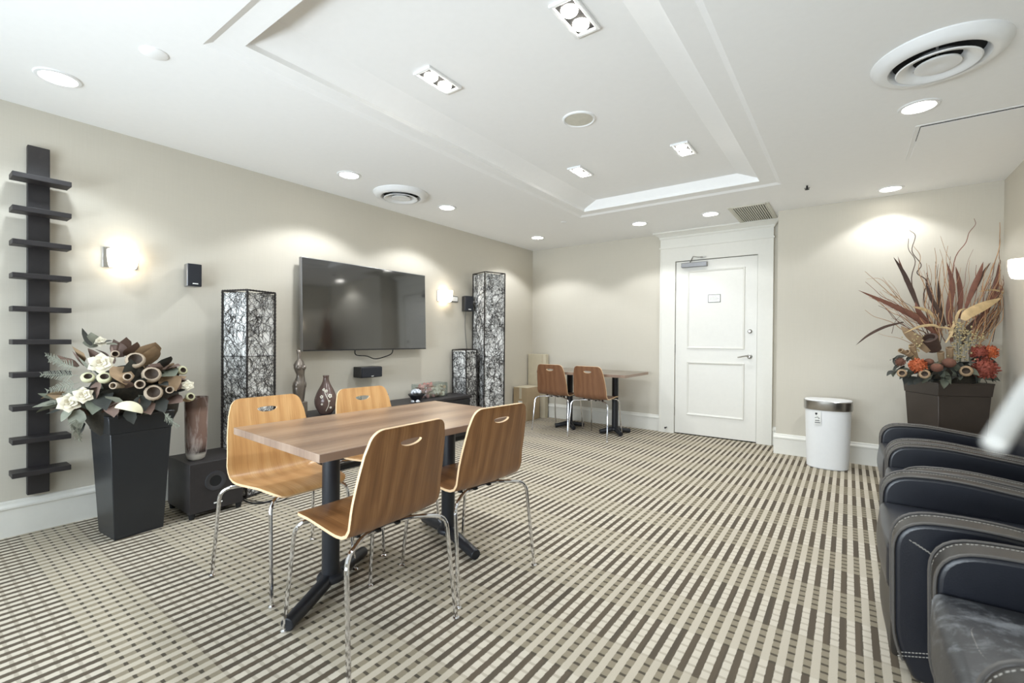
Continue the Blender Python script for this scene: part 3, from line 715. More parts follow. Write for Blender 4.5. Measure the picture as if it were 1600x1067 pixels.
def chair_shell():
    # outline in (u across, v along the shell)
    out = []; r0, r1 = .055, .05
    def corner(cu, cv, r, a0, a1):
        for k in range(7): a = a0+(a1-a0)*k/6; out.append((cu+r*math.cos(a), cv+r*math.sin(a)))
    w0, w1 = half_w(0), half_w(LEN)
    corner(-w0+r0, r0, r0, PI, 1.5*PI); corner(w0-r0, r0, r0, 1.5*PI, 2*PI)
    for k in range(1, 20): v = r0+(LEN-r1-r0)*k/20; out.append((half_w(v), v))
    corner(w1-r1, LEN-r1, r1, 0, PI/2); corner(-w1+r1, LEN-r1, r1, PI/2, PI)
    for k in range(19, 0, -1): v = r0+(LEN-r1-r0)*k/20; out.append((-half_w(v), v))
    hc = LEN-.060; hole = []
    for k in range(24):
        a = 2*PI*k/24; u = .050*math.cos(a); v = hc+(.008 if math.sin(a) > 0 else .019)*math.sin(a); hole.append((u, v))
    pts = out+hole; n0, n1 = len(out), len(hole)
    def inside_hole(u, v, g=0):
        h = (.008 if v > hc else .019)+g; return (u/(.050+g))**2+((v-hc)/h)**2 < 1
    for i in range(-10, 11):
        for j in range(1, 44):
            v = LEN*j/44; u = half_w(v)*i/10.5
            if inside_hole(u, v, .006): continue
            cut = False
            for cu, cv, r, su, sv in ((-w0+r0, r0, r0, -1, -1), (w0-r0, r0, r0, 1, -1), (w1-r1, LEN-r1, r1, 1, 1), (-w1+r1, LEN-r1, r1, -1, 1)):
                if (u-cu)*su > 0 and (v-cv)*sv > 0 and math.hypot(u-cu, v-cv) > r-.006: cut = True
            if not cut and abs(u) < half_w(v)-.004: pts.append((u, v))
    ed = [(i, (i+1) % n0) for i in range(n0)]+[(n0+i, n0+(i+1) % n1) for i in range(n1)]
    V, Ed, F, ov, oe, of = delaunay_2d_cdt([Vector(p) for p in pts], ed, [], 0, 1e-6)
    m = MB(); th = .0105; top = []; bot = []; keep = []
    for f in F:
        c = sum((V[i] for i in f), Vector((0, 0)))/len(f)
        if inside_hole(c.x, c.y): continue
        # outside the outline?
        if abs(c.x) > half_w(c.y): continue
        bad = False
        for cu, cv, r, su, sv in ((-w0+r0, r0, r0, -1, -1), (w0-r0, r0, r0, 1, -1), (w1-r1, LEN-r1, r1, 1, 1), (-w1+r1, LEN-r1, r1, -1, 1)):
            if (c.x-cu)*su > 0 and (c.y-cv)*sv > 0 and math.hypot(c.x-cu, c.y-cv) > r+.0003: bad = True
        if not bad: keep.append(list(f))
    nv = len(V); vs_ = []
    for side in (0, 1):
        for p in V:
            q, d = arc_pt(p.y); nrm = Vector((-d.z, 0, d.x))
            if nrm.z < 0 and d.x < 0: nrm = -nrm
            nrm = Vector((d.z, 0, -d.x))           # points up from the seat and forward from the back
            back = max(0, min(1, (p.y-.40)/.12))
            bend = (p.x/.2)**2
            pos = Vector((q.x+.012*bend*back, p.x, q.z+.007*bend*(1-back)))+nrm*(0 if side else th)
            vs_.append(pos)
    for i, p in enumerate(V): m.uv[i] = (p.x+.5, p.y); m.uv[nv+i] = (p.x+.5, p.y)
    m.add(vs_, keep+[[nv+i for i in reversed(f)] for f in keep], 0)
    cnt = {}
    for f in keep:
        for a, b in zip(f, f[1:]+f[:1]): cnt[(a, b)] = 1
    rim = [(a, b) for (a, b) in cnt if (b, a) not in cnt]
    base_ = len(m.v); rv = []; rf = []
    for a, b in rim:
        o = len(rv); rv += [vs_[a], vs_[nv+a], vs_[nv+b], vs_[b]]; rf.append((o, o+1, o+2, o+3))
    m.add(rv, rf, 1)
    return m
SHELL = chair_shell()
def make_chair(lab, mat_, group):
    t = thing('shell_chair', lab, 'chair', (0, 0, 0), 0, group)
    obj('seat_shell', SHELL, [mat_, 'ply_edge'], t, ang=50)
    for (fx, fy) in ((-.240, .25), (-.240, -.25), (.240, .20), (.240, -.20)):
        sx, sy = math.copysign(1, fx), math.copysign(1, fy)
        if sx > 0: pts = [(fx, fy, .004), (fx*.80, fy*.92, .424), (.13, fy*.45, .434), (.12, 0, .434)]
        else: pts = [(fx, fy, .004), (fx*.82, fy*.93, .416), (-.115, fy*.42, .429), (-.105, 0, .430)]
        pts = fillet(pts, .05, 6)
        lg = obj('leg', MB().tube(pts, .0082, 10), 'chrome', t)
        obj('glide', MB().lathe([(.0005, 0), (.014, 0), (.014, .006), (.009, .010), (.0005, .010)], 14, (fx, fy, 0)), 'chrome', lg)
    m = MB(); m.box(-.13, .17, -.055, -.035, .424, .434); m.box(-.13, .17, .035, .055, .424, .434)
    obj('mounting_plate', m, 'matte_black', t, bevel=.002)
    for x in (-.10, .14):
        for y in (-.12, .12):
            obj('bumper', MB().box(x-.010, x+.010, y-.007, y+.007, .424, .442), 'matte_black', t)
    return t
G1 = 'honey plywood shell chairs at the near table'; G2 = 'russet plywood chairs at the far table'
c0 = make_chair('honey plywood chair on the left of the table, beside the subwoofer', 'oak', G1)
c0.location = (-2.178, 1.165, 0); c0.rotation_euler = (0, 0, math.radians(-1))
dup(c0, (-2.175, 1.74, 0), math.radians(-1), 'honey plywood chair behind the table, in front of the bottle vase')
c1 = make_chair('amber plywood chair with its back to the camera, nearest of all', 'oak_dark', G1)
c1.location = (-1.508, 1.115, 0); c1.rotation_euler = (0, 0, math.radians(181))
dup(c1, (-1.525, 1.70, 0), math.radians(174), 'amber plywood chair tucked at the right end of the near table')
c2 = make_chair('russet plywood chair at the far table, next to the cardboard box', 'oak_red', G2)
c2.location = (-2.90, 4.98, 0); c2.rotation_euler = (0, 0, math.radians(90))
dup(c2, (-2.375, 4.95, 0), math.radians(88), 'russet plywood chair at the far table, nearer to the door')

# ------------------------------------------------------------------ trash bin
bn = thing('trash_bin', 'white oval trash bin with a steel rim against the right part of the far wall', 'bin', (-.145, 5.03, 0))
def oval(rx, ry, z, n=40):
    return [(rx*math.copysign(abs(math.cos(2*PI*i/n))**.85, math.cos(2*PI*i/n)), ry*math.copysign(abs(math.sin(2*PI*i/n))**.85, math.sin(2*PI*i/n)), z) for i in range(n)]
def stack(rings, cap0=True, cap1=True):
    m = MB(); n = len(rings[0]); v = [p for r in rings for p in r]; f = []
    for k in range(len(rings)-1):
        for i in range(n): j = (i+1) % n; f.append((k*n+i, k*n+j, (k+1)*n+j, (k+1)*n+i))
    if cap0: f.append(tuple(range(n-1, -1, -1)))
    if cap1: f.append(tuple((len(rings)-1)*n+i for i in range(n)))
    return m.add(v, f)
obj('body', stack([oval(.150, .125, 0), oval(.158, .132, .008), oval(.168, .142, .3), oval(.174, .150, .55)]), 'white_plastic', bn)
obj('steel_rim', stack([oval(.182, .157, .522), oval(.184, .159, .526), oval(.185, .160, .598), oval(.180, .155, .602)]), 'brushed', bn)
obj('lid', stack([oval(.180, .155, .598), oval(.176, .151, .608), oval(.12, .10, .612)]), 'white_plastic', bn)
stm = MB(); stm.box(-.095, -.045, -.155, -.148, .40, .51)
st_ = obj('sticker', stm, 'paper', bn)
m = MB(); m.box(-.088, -.072, -.1565, -.1545, .485, .500); m.box(-.083, -.078, -.1568, -.1545, .478, .487); m.tube([(-.09, -.156, .455), (-.07, -.156, .462), (-.055, -.156, .452), (-.065, -.156, .446)], .0022, 4); m.box(-.088, -.055, -.1565, -.1545, .428, .434)
obj('printed_mark', m, 'ink', st_, flat=True)
obj('printed_mark', MB().box(-.09, -.05, -.1565, -.1545, .408, .420), 'ink_grey', st_, flat=True)

# ------------------------------------------------------------------ black leather recliners
def cushion(x0, x1, y0, y1, z0, z1, cx=0, cz=0, n=8):
    """box with slightly crowned top and front"""
    m = MB(); v = {}; 
    def key(i, j, k):
        if (i, j, k) in v: return v[(i, j, k)]
        a, b, c = i/n, j/n, k/n; w = 1-(2*b-1)**2; wa = 1-(2*a-1)**2; wc = 1-(2*c-1)**2
        x = x0+(x1-x0)*a-(cx*w*wc*(1-a)); y = y0+(y1-y0)*b; z = z0+(z1-z0)*c+(cz*w*wa*c)
        m.v.append((x, y, z)); v[(i, j, k)] = len(m.v)-1; return v[(i, j, k)]
    def q(*p): m.f.append([key(*t) for t in p]); m.mi.append(0)
    for i in range(n):
        for j in range(n):
            q((i, j, 0), (i, j+1, 0), (i+1, j+1, 0), (i+1, j, 0)); q((i, j, n), (i+1, j, n), (i+1, j+1, n), (i, j+1, n))
            q((i, 0, j), (i+1, 0, j), (i+1, 0, j+1), (i, 0, j+1)); q((i, n, j), (i, n, j+1), (i+1, n, j+1), (i+1, n, j))
            q((0, i, j), (0, i, j+1), (0, i+1, j+1), (0, i+1, j)); q((n, i, j), (n, i+1, j), (n, i+1, j+1), (n, i, j+1))
    return m
AP = [Vector((p[0], p[2])) for p in fillet([(.05, 0, .05), (.0, 0, .16), (-.005, 0, .555), (.20, 0, .575), (.77, 0, .50)], .12, 7)]+[Vector((.77, .05))]
def dashes(path, r=.0013, step=.009, ln=.006):
    m = MB(); P = [Vector(p) for p in path]; d = 0
    for a, b in zip(P, P[1:]):
        L = (b-a).length; t = 0
        while t+ln < L:
            u = (b-a).normalized(); m.tube([a+u*t, a+u*(t+ln)], r, 4); t += step
    return m
def make_recliner(lab, seat_mat='leather'):
    t = thing('leather_recliner', lab, 'armchair', (0, 0, 0), 0, 'black leather recliners in a row on the right')
    iw, aw = .255, .11
    for s in (-1, 1):
        y0, y1 = (-iw-aw, -iw) if s < 0 else (iw, iw+aw)
        m = MB().prism([(p.x, p.y) for p in AP], y0, y1, 'y'); n = len(AP)
        m.mi = [0, 0]+[1]*n
        ar = obj('arm', m, ['leather', 'leather_lit_band'], t, bevel=.016, seg=4, ang=60)
        top = AP[3:-1]
        for yy in (y0+.001, y1-.001):
            obj('piping', MB().tube([(p.x-.001, yy, p.y+.001) for p in AP[1:-1]], .0042, 6), 'piping', ar)
        obj('stitching', dashes([(p.x+.001, (y0+y1)/2+s*.0+.028, p.y+.0012) for p in top]), 'stitch', ar, flat=True)
        if s < 0:
            for off in (0, .012):
                obj('stitching', dashes([(.035+off, y0-.001, .50-off*.4), (.20+off, y0-.001, .40-off*.4)]).add([], []), 'stitch', ar, flat=True)
                obj('stitching', dashes([(.01, y0-.001, .13-off), (.12, y0-.001, .165-off), (.24, y0-.001, .17-off)]), 'stitch', ar, flat=True)
    obj('base', MB().box(.08, .75, -iw, iw, .04, .30), 'leather', t, bevel=.01)
    st = obj('seat_cushion', cushion(-.012, .66, -iw+.004, iw-.004, .27, .445, .02, .02), seat_mat, t, bevel=.045, seg=5, ang=80)
    obj('stitching', dashes([tuple(p) for p in fillet([(.55, -.10, .453), (.035, -.10, .449), (.035, .10, .449), (.55, .10, .453)], .07, 6)]), 'stitch', st, flat=True)
    obj('footrest', cushion(.0, .10, -iw+.004, iw-.004, .05, .275, .02, 0), 'leather_lit_band', t, bevel=.03, seg=4, ang=80)
    bk_ = obj('backrest', cushion(-.07, .08, -iw-.03, iw+.03, -.27, .27, .02, .0), 'leather', t, bevel=.045, seg=5, ang=80, loc=(.665, 0, .535), rot=(0, math.radians(9), 0))
    hd = obj('headrest', cushion(-.05, .04, -iw-.01, iw+.01, -.09, .08, .02, .01), 'leather', bk_, bevel=.035, seg=5, ang=80, loc=(-.05, 0, .18))
    for x, y in ((.12, -.30), (.12, .30), (.72, -.30), (.72, .30)):
        obj('foot', MB().tube([(x, y, 0), (x, y, .055)], .022, 12), 'matte_black', t)
    return t
r0 = make_recliner('black leather recliner farthest from the camera, in front of the twig planter')
r0.location = (.188, 3.795, 0)
dup(r0, (.186, 3.045, 0), 0, 'black leather recliner second from the far end of the row')
dup(r0, (.128, 2.305, 0), 0, 'black leather recliner third along, its stitched outer arm fully showing')
r3 = make_recliner('nearest black leather recliner with a scuffed grey seat', 'leather_worn')
r3.location = (.205, 1.475, 0)

# ------------------------------------------------------------------ planters
def planter(loc, rz, lab, s0, s1, h, band, m_, soil_z):
    t = thing('planter_arrangement', lab, 'planter', loc, rz)
    m = MB(); m.frustum(s0/2, s1/2-.008, 0, h-band); m.frustum(s1/2-.004, s1/2+.004, h-band, h-.006, caps=True)
    m.frustum(s1/2+.006, s1/2+.006, h-.012, h)
    obj('pot', m, m_, t, bevel=.004, seg=2)
    obj('soil', MB().ball((0, 0, h-.005), s1*.42, 16, 8, (1, 1, .35)), 'soil', t)
    return t
def leaf_mb(L, w, curl=.3, n=6, cup=.15, jag=0, R=rnd):
    m = MB(); v = []; f = []; a = 0; x = z = 0
    for i in range(n+1):
        t = i/n; ww = w*math.sin(PI*(.08+.92*t)**.8)*(1+(R.uniform(-jag, jag) if jag else 0)); ww = max(ww, .001)
        v += [(x, -ww, z+cup*ww), (x, 0, z), (x, ww, z+cup*ww)]
        a += curl/n; x += L/n*math.cos(a); z += L/n*math.sin(a)
    for i in range(n):
        for k in (0, 1): f.append((i*3+k, (i+1)*3+k, (i+1)*3+k+1, i*3+k+1))
    return m.add(v, f)
def orient(p, d, roll=0):
    d = Vector(d).normalized(); q = d.to_track_quat('X', 'Z'); return Matrix.Translation(p) @ q.to_matrix().to_4x4() @ Matrix.Rotation(roll, 4, 'X')
def put(name, mb, mt, parent, world, d, roll=0, inv=None, **kw):
    o = obj(name, mb, mt, parent, ang=70, **kw); o.matrix_basis = inv @ orient(Vector(world), d, roll); return o
def pod_mb(r, h, thick=.18, n=14):
    # opening faces +X
    pr = [(.0005, -h), (r*.6, -h*.95), (r*.95, -h*.55), (r*1.02, -h*.2), (r*.88, 0), (r*(.88-thick), .0), (r*(.8-thick), -h*.3), (.0005, -h*.55)]
    m = MB(); m.lathe(pr[:6], n, mat=RY); m.lathe(pr[5:], n, mi=1, mat=RY); return m
def tube_pod(r, L):
    m = MB(); m.lathe([(.0005, -L), (r*.8, -L), (r*.9, -L*.4), (r, 0), (r*.72, .002), (r*.65, -L*.3)], 12, mat=RY); m.lathe([(r*.65, -L*.3), (.0005, -L*.4)], 12, mi=1, mat=RY); return m
def rose_mb(r, R=rnd):
    m = MB()
    for lay, (n, tilt, sc) in enumerate(((6, .25, 1), (5, .65, .75), (4, 1.05, .5), (3, 1.35, .3))):
        for k in range(n):
            a = 2*PI*k/n+lay*.5; L = leaf_mb(r*sc*1.05, r*sc*.5, .5, 4, .3, .12, R)
            m.add(L.v, L.f, 0, Matrix.Rotation(a, 4, 'X') @ Matrix.Rotation(-(PI/2-tilt), 4, 'Y') if False else (Matrix.Rotation(a, 4, 'X') @ Matrix.Rotation(-tilt, 4, 'Y').inverted() @ Matrix.Rotation(-PI/2, 4, 'Y')))
    return m
def cluster_mb(r, n=110, R=rnd):
    m = MB()
    for k in range(n):
        z = 1-1.5*(k+.5)/n; a = k*2.39996; q = math.sqrt(max(0, 1-z*z)); d = Vector((z, q*math.cos(a), q*math.sin(a)))
        rr = r*R.uniform(.85, 1.05); L = leaf_mb(r*.30, r*.12, .7, 2, .4, .2, R)
        m.add(L.v, L.f, 0, orient(d*rr*.8, d+Vector((R.uniform(-.6, .6), R.uniform(-.6, .6), R.uniform(-.6, .6))), R.uniform(0, 6)))
    m.ball((0, 0, 0), r*.78, 10, 8); return m
def fern_mb(L, R=rnd):
    m = MB(); st = [(L*t/10, 0, -.25*L*(t/10)**2) for t in range(11)]; m.tube(st, .0015, 4)
    for i in range(2, 11):
        for s in (-1, 1):
            for q in range(2):
                t = (i+q*.5)/10.5; l = L*.28*(1-t*.7); b = Vector((L*t, 0, -.25*L*t*t)); e = b+Vector((l*.6, s*l, R.uniform(-.01, .01)))
                m.tube([b, e], [.0018, .0008], 3)
                for w in (.4, .7, .95):
                    p = b.lerp(e, w); m.tube([p, p+Vector((l*.28, s*l*.02, l*.2))], [.0016, .0008], 3)
    return m
# left planter: taupe pods, cream flowers, grey leaves
plL = planter((-3.385, .86, 0), math.radians(4.6), 'tall charcoal planter of cream flowers and seed pods beside the ladder shelf', .232, .305, .695, .10, 'pot_black', .7)
bpy.context.view_layer.update()
invL = plL.matrix_world.inverted()
C1 = Vector((-3.40, .88, .74)); E1 = Vector((.24, .33, .31))
def on_dome(px, py, C_, E_, push=0):
    d = ray(px, py); o = Vector((0, 0, CZ))
    dd = Vector((d.x/E_.x, d.y/E_.y, d.z/E_.z)); oo = Vector(((o.x-C_.x)/E_.x, (o.y-C_.y)/E_.y, (o.z-C_.z)/E_.z))
    a = dd.dot(dd); b = 2*oo.dot(dd); c = oo.dot(oo)-1; D = b*b-4*a*c
    t = (-b-math.sqrt(D))/(2*a) if D > 0 else -b/(2*a)
    P = o+d*t; N = Vector(((P.x-C_.x)/E_.x**2, (P.y-C_.y)/E_.y**2, (P.z-C_.z)/E_.z**2)).normalized()
    return P+N*push, N
def zL(x, y): return 60+x/6.275, 510+y/6.275
tocam = lambda P: (Vector((0, 0, CZ))-P).normalized()
for (x, y, r, dx, dy) in ((945, 355, .046, 0, .5), (1092, 485, .046, .1, .45), (1110, 650, .044, .1, .25)):
    P, N = on_dome(*zL(x, y), C1, E1, .03); put('large_seed_pod', pod_mb(r, r*1.3), ['pod_grey', 'pod_in'], plL, P, (tocam(P)+Vector((0, 0, dy))+CR*dx), inv=invL)
for (x, y, r) in ((525, 515, .030), (668, 515, .032), (1375, 455, .027), (1445, 690, .026)):
    P, N = on_dome(*zL(x, y), C1, E1, .035); put('green_pod', pod_mb(r, r*1.3, .3), ['pod_green', 'pod_in'], plL, P, (tocam(P)+Vector((0, 0, .7)) if x < 1300 else tocam(P)+CR*.9+Vector((0, 0, .4))), inv=invL)
for (x, y, r, dx) in ((872, 520, .021, -.1), (745, 598, .019, -.5), (980, 585, .025, -.1), (1245, 632, .021, .1), (770, 330, .02, 0)):
    P, N = on_dome(*zL(x, y), C1, E1, .045); put('tube_pod', tube_pod(r, .08), ['pod_grey', 'pod_in'], plL, P, tocam(P)+CR*dx, inv=invL)
for (x, y, r) in ((645, 405, .060), (365, 745, .052), (485, 680, .045), (1410, 590, .034), (640, 210, .03)):
    P, N = on_dome(*zL(x, y), C1, E1, .04); put('cream_rose', rose_mb(r), 'petal_cream', plL, P, tocam(P)+Vector((0, 0, .35)), inv=invL)
P, N = on_dome(*zL(900, 770), C1, E1, .05)
m = MB(); nf = 14; v = []
for xx, k_ in ((.012, .94), (0, 1), (-.012, .9)):
    v.append((xx*1.6+.01, .0, -.028))
    for i in range(nf+1):
        a = PI*i/nf; v.append((xx-.012*math.sin(a), -.062*k_*math.cos(a), .052*k_*math.sin(a)-.028))
w_ = nf+2; m.add(v, [(0, i+1, i+2) for i in range(nf)]+[(2*w_, 2*w_+i+2, 2*w_+i+1) for i in range(nf)]+[(q*w_+i+1, (q+1)*w_+i+1, (q+1)*w_+i+2, q*w_+i+2) for q in (0, 1) for i in range(nf)])
put('bracket_fungus', m, 'mush', plL, P, tocam(P), -.35, inv=invL)
LV = [  # x, y, length, width, material, lean right, lean up
    (455, 130, .085, .022, 'leaf_dark', -.9, .9), (540, 150, .07, .03, 'leaf_grey', .0, 1), (620, 160, .10, .024, 'leaf_dark', 1, .3), (690, 170, .08, .016, 'leaf_grey', 1, .1),
    (780, 230, .09, .035, 'leaf_brown', -.3, 1), (850, 210, .09, .034, 'leaf_brown', .2, 1), (930, 250, .09, .034, 'leaf_brown', .8, .6), (1080, 270, .12, .055, 'leaf_tan', .6, 1),
    (1110, 320, .11, .05, 'leaf_tan', .5, .7), (700, 300, .08, .036, 'leaf_brown', -.4, .8), (660, 270, .07, .03, 'leaf_brown', -.6, .7), (560, 300, .08, .034, 'leaf_brown', -.4, .8),
    (410, 280, .08, .026, 'leaf_tan', -.4, 1), (380, 340, .08, .028, 'leaf_brown', -.8, .6), (300, 360, .09, .022, 'leaf_brown', -1, .4), (450, 400, .08, .03, 'leaf_grey', -.6, .4),
    (1240, 360, .09, .032, 'leaf_dark', .5, .7), (1310, 400, .08, .03, 'leaf_brown', 1, .4), (1260, 470, .11, .045, 'leaf_green', .5, -.2), (1290, 540, .10, .042, 'leaf_tan', .4, -.5),
    (800, 480, .11, .042, 'leaf_tan', .2, -.8), (740, 720, .07, .03, 'leaf_grey', -.3, .3), (740, 800, .07, .03, 'leaf_brown', 0, -.8), (860, 570, .08, .026, 'leaf_brown', .2, .3),
    (180, 660, .09, .020, 'leaf_tan', -1, -.1), (90, 760, .09, .020, 'leaf_grey', -1, -.15), (150, 770, .10, .022, 'leaf_green', -1, -.1), (240, 720, .09, .022, 'leaf_tan', -1, .1),
    (110, 690, .07, .018, 'leaf_green', -1, .2), (230, 820, .08, .022, 'leaf_dark', -.8, -.6), (300, 850, .07, .026, 'leaf_grey', -.2, -1), (380, 900, .09, .026, 'leaf_grey', .1, -1),
    (390, 980, .07, .02, 'leaf_dark', .1, -1), (560, 620, .09, .034, 'leaf_brown', -.2, -.5), (620, 700, .10, .036, 'leaf_dark', .3, -.7), (560, 760, .08, .03, 'leaf_green', -.2, -.8),
    (1060, 800, .08, .03, 'leaf_brown', .4, -.8), (1180, 760, .09, .034, 'leaf_dark', .5, -.6), (1330, 730, .10, .036, 'leaf_brown', .8, -.3), (1400, 740, .08, .026, 'leaf_tan', 1, -.4),
    (1450, 600, .07, .026, 'leaf_tan', 1, 0), (1420, 540, .07, .03, 'leaf_brown', 1, .2), (1240, 600, .08, .028, 'leaf_tan', .6, -.1), (900, 870, .07, .022, 'leaf_dark', .4, -.8),
    (1000, 560, .08, .03, 'leaf_dark', .2, .3), (1190, 560, .09, .03, 'leaf_dark', .5, .1), (920, 430, .09, .03, 'leaf_dark', .1, .6), (1140, 420, .08, .03, 'leaf_brown', .4, .5),
    (590, 450, .08, .026, 'leaf_green', -.3, .4), (480, 620, .08, .03, 'leaf_dark', -.4, -.1), (1020, 740, .08, .03, 'leaf_dark', .2, -.5), (700, 640, .08, .03, 'leaf_dark', -.2, .1), (1370, 650, .08, .026, 'leaf_dark', .8, -.1)]
for (x, y, L, w, mt, lr, lu) in LV:
    P, N = on_dome(*zL(x, y), C1, E1, .0); dr = (CR*lr+Vector((0, 0, lu))+tocam(P)*.35).normalized()
    put('leaf', leaf_mb(L*1.25, w*1.35, rnd.uniform(-.5, .6), 6, .2, .12), mt, plL, P-dr*L*.5, dr, rnd.uniform(-.5, .5)+PI/2*0, inv=invL)
for (x, y, L, lr, lu) in ((420, 430, .12, -1, .3), (420, 500, .14, -1, .05), (430, 560, .13, -1, -.3), (350, 400, .11, -1, .5), (440, 600, .12, -.8, -.6), (400, 860, .13, -.1, -1), (1200, 820, .12, .6, -1)):
    P, N = on_dome(*zL(x, y), C1, E1, .02); dr = (CR*lr+Vector((0, 0, lu))+tocam(P)*.2).normalized()
    put('fern_sprig', fern_mb(L), 'leaf_grey', plL, P, dr, PI/2+rnd.uniform(-.4, .4), inv=invL)
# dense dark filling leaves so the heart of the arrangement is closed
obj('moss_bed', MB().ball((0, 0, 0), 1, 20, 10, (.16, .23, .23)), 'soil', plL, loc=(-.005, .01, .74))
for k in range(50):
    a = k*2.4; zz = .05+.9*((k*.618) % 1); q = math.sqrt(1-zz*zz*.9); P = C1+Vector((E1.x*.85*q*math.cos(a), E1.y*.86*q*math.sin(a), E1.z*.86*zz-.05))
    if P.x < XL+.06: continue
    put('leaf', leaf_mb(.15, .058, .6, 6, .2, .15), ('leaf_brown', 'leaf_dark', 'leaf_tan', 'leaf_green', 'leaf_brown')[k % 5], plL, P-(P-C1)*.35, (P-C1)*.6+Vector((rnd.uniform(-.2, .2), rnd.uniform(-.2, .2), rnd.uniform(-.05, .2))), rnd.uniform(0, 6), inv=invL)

# right planter: twigs, blades, orange heads
plR = planter((.628, 4.985, 0), math.radians(28.3), 'tall bronze-brown planter of twigs and orange flowers in the right corner', .29, .375, .822, .10, 'pot_brown', .8)
bpy.context.view_layer.update()
invR = plR.matrix_world.inverted()
C2 = Vector((.628, 4.985, .86))
def zR(x, y): return 1320+x/3.811, 340+y/3.811
def pt_at(x, y, fwd): d = ray(x, y); return Vector((0, 0, CZ))+d*fwd
F0 = (C2-Vector((0, 0, CZ))).dot(CF)
def clampR(P): P.x = min(P.x, XR-.03); P.y = min(P.y, YB2-.03); return P
def bl(pts, w, mt, fo=0, name='blade_leaf', k=5):
    W_ = [clampR(pt_at(*zR(x, y), F0+fo)) for x, y in pts]; Q = cr([tuple(p) for p in W_], k); n = len(Q); v = []; f = []
    for i, p in enumerate(Q):
        d = (Q[min(i+1, n-1)]-Q[max(i-1, 0)]).normalized(); s_ = d.cross(tocam(p)).normalized(); t = i/(n-1); ww = w*max(.02, math.sin(PI*min(1, .12+.88*t))**.8)
        v += [p-s_*ww, p+tocam(p)*ww*.35, p+s_*ww]
    for i in range(n-1):
        for q in (0, 1): f.append((i*3+q, (i+1)*3+q, (i+1)*3+q+1, i*3+q+1))
    o = obj(name, MB().add([invR @ p for p in v], f), mt, plR, ang=70); return o
BL = [([(540, 690), (430, 600), (300, 530), (80, 432)], .022, 'blade_brown', -.05), ([(450, 560), (400, 440), (350, 330), (290, 235)], .016, 'blade_dark', 0), ([(440, 540), (400, 430), (360, 360), (315, 230)], .014, 'blade_brown', .03),
      ([(590, 650), (560, 560), (510, 470), (480, 380)], .014, 'blade_dark', -.03), ([(640, 740), (620, 560), (640, 400), (605, 260)], .020, 'blade_brown', 0), ([(680, 600), (690, 480), (680, 380), (660, 290)], .017, 'blade_brown', .04),
      ([(720, 540), (760, 430), (800, 340), (825, 262)], .018, 'blade_brown', 0), ([(730, 520), (790, 400), (830, 320), (870, 266)], .010, 'blade_dark', .02), ([(600, 640), (570, 540), (560, 450), (555, 370)], .011, 'blade_dark', .02),
      ([(760, 720), (840, 560), (900, 400), (960, 262)], .018, 'blade_brown', .05), ([(800, 620), (870, 500), (940, 430), (1010, 392)], .012, 'blade_brown', -.02), ([(705, 610), (740, 570), (840, 520), (930, 480)], .036, 'blade_tan', -.10),
      ([(500, 800), (440, 740), (380, 690), (335, 645)], .034, 'leaf_tan', -.10), ([(560, 650), (520, 640), (440, 650), (350, 690)], .010, 'blade_tan', -.12), ([(600, 745), (640, 680), (600, 655), (540, 655)], .009, 'blade_tan', -.12),
      ([(350, 622), (240, 650), (140, 700), (65, 760)], .010, 'blade_dark', -.08), ([(560, 620), (500, 560), (450, 540), (400, 530)], .012, 'blade_tan', -.04), ([(620, 690), (650, 640), (680, 560), (720, 540)], .010, 'blade_tan', -.05),
      ([(800, 440), (880, 430), (950, 445), (1020, 460)], .006, 'blade_tan', -.05), ([(560, 700), (500, 640), (440, 560), (420, 500)], .02, 'blade_brown', .0), ([(700, 760), (720, 680), (800, 600), (850, 540)], .02, 'blade_dark', .0)]
for b in BL: bl(*b)
def twig(pts, r, mt, fo=0):
    W_ = [clampR(pt_at(*zR(x, y), F0+fo)) for x, y in pts]; Q = cr([tuple(p) for p in W_], 5); n = len(Q)
    obj('twig', MB().tube([invR @ p for p in Q], [r*1.35*(1-.6*i/(n-1)) for i in range(n)], 5), mt, plR)
TW = [([(520, 700), (470, 480), (490, 380), (430, 330), (455, 280), (400, 200), (420, 110), (385, 75)], .0035, 'twig_dark', 0), ([(500, 700), (400, 400), (420, 260), (380, 190), (380, 125)], .003, 'twig_dark', .03),
      ([(560, 700), (480, 540), (490, 440), (440, 320), (450, 230), (410, 170)], .003, 'twig_tan', -.02), ([(560, 620), (540, 340), (545, 250), (535, 180)], .0025, 'twig_tan', 0), ([(640, 600), (650, 270), (720, 150), (740, 90), (778, 40), (770, 5)], .0028, 'twig_red', 0),
      ([(660, 600), (620, 400), (640, 300), (600, 200), (570, 110)], .002, 'twig_tan', .04), ([(760, 600), (880, 300), (920, 180), (990, 100), (985, 60), (997, 20)], .003, 'twig_tan', .0), ([(800, 600), (930, 300), (1010, 240), (980, 170), (985, 130)], .002, 'twig_dark', .05),
      ([(480, 640), (300, 480), (200, 390), (120, 320)], .0025, 'twig_tan', 0), ([(480, 640), (320, 480), (220, 370), (130, 365)], .002, 'twig_tan', -.03), ([(480, 660), (350, 500), (260, 400), (225, 355)], .002, 'twig_tan', .02),
      ([(880, 740), (900, 640), (940, 560), (950, 480)], .002, 'twig_dark', 0), ([(440, 770), (330, 720), (250, 705), (200, 690)], .0016, 'twig_tan', -.05), ([(280, 690), (300, 620), (340, 575)], .0016, 'twig_dark', -.05)]
for q in TW: twig(*q)
R2 = random.Random(11)
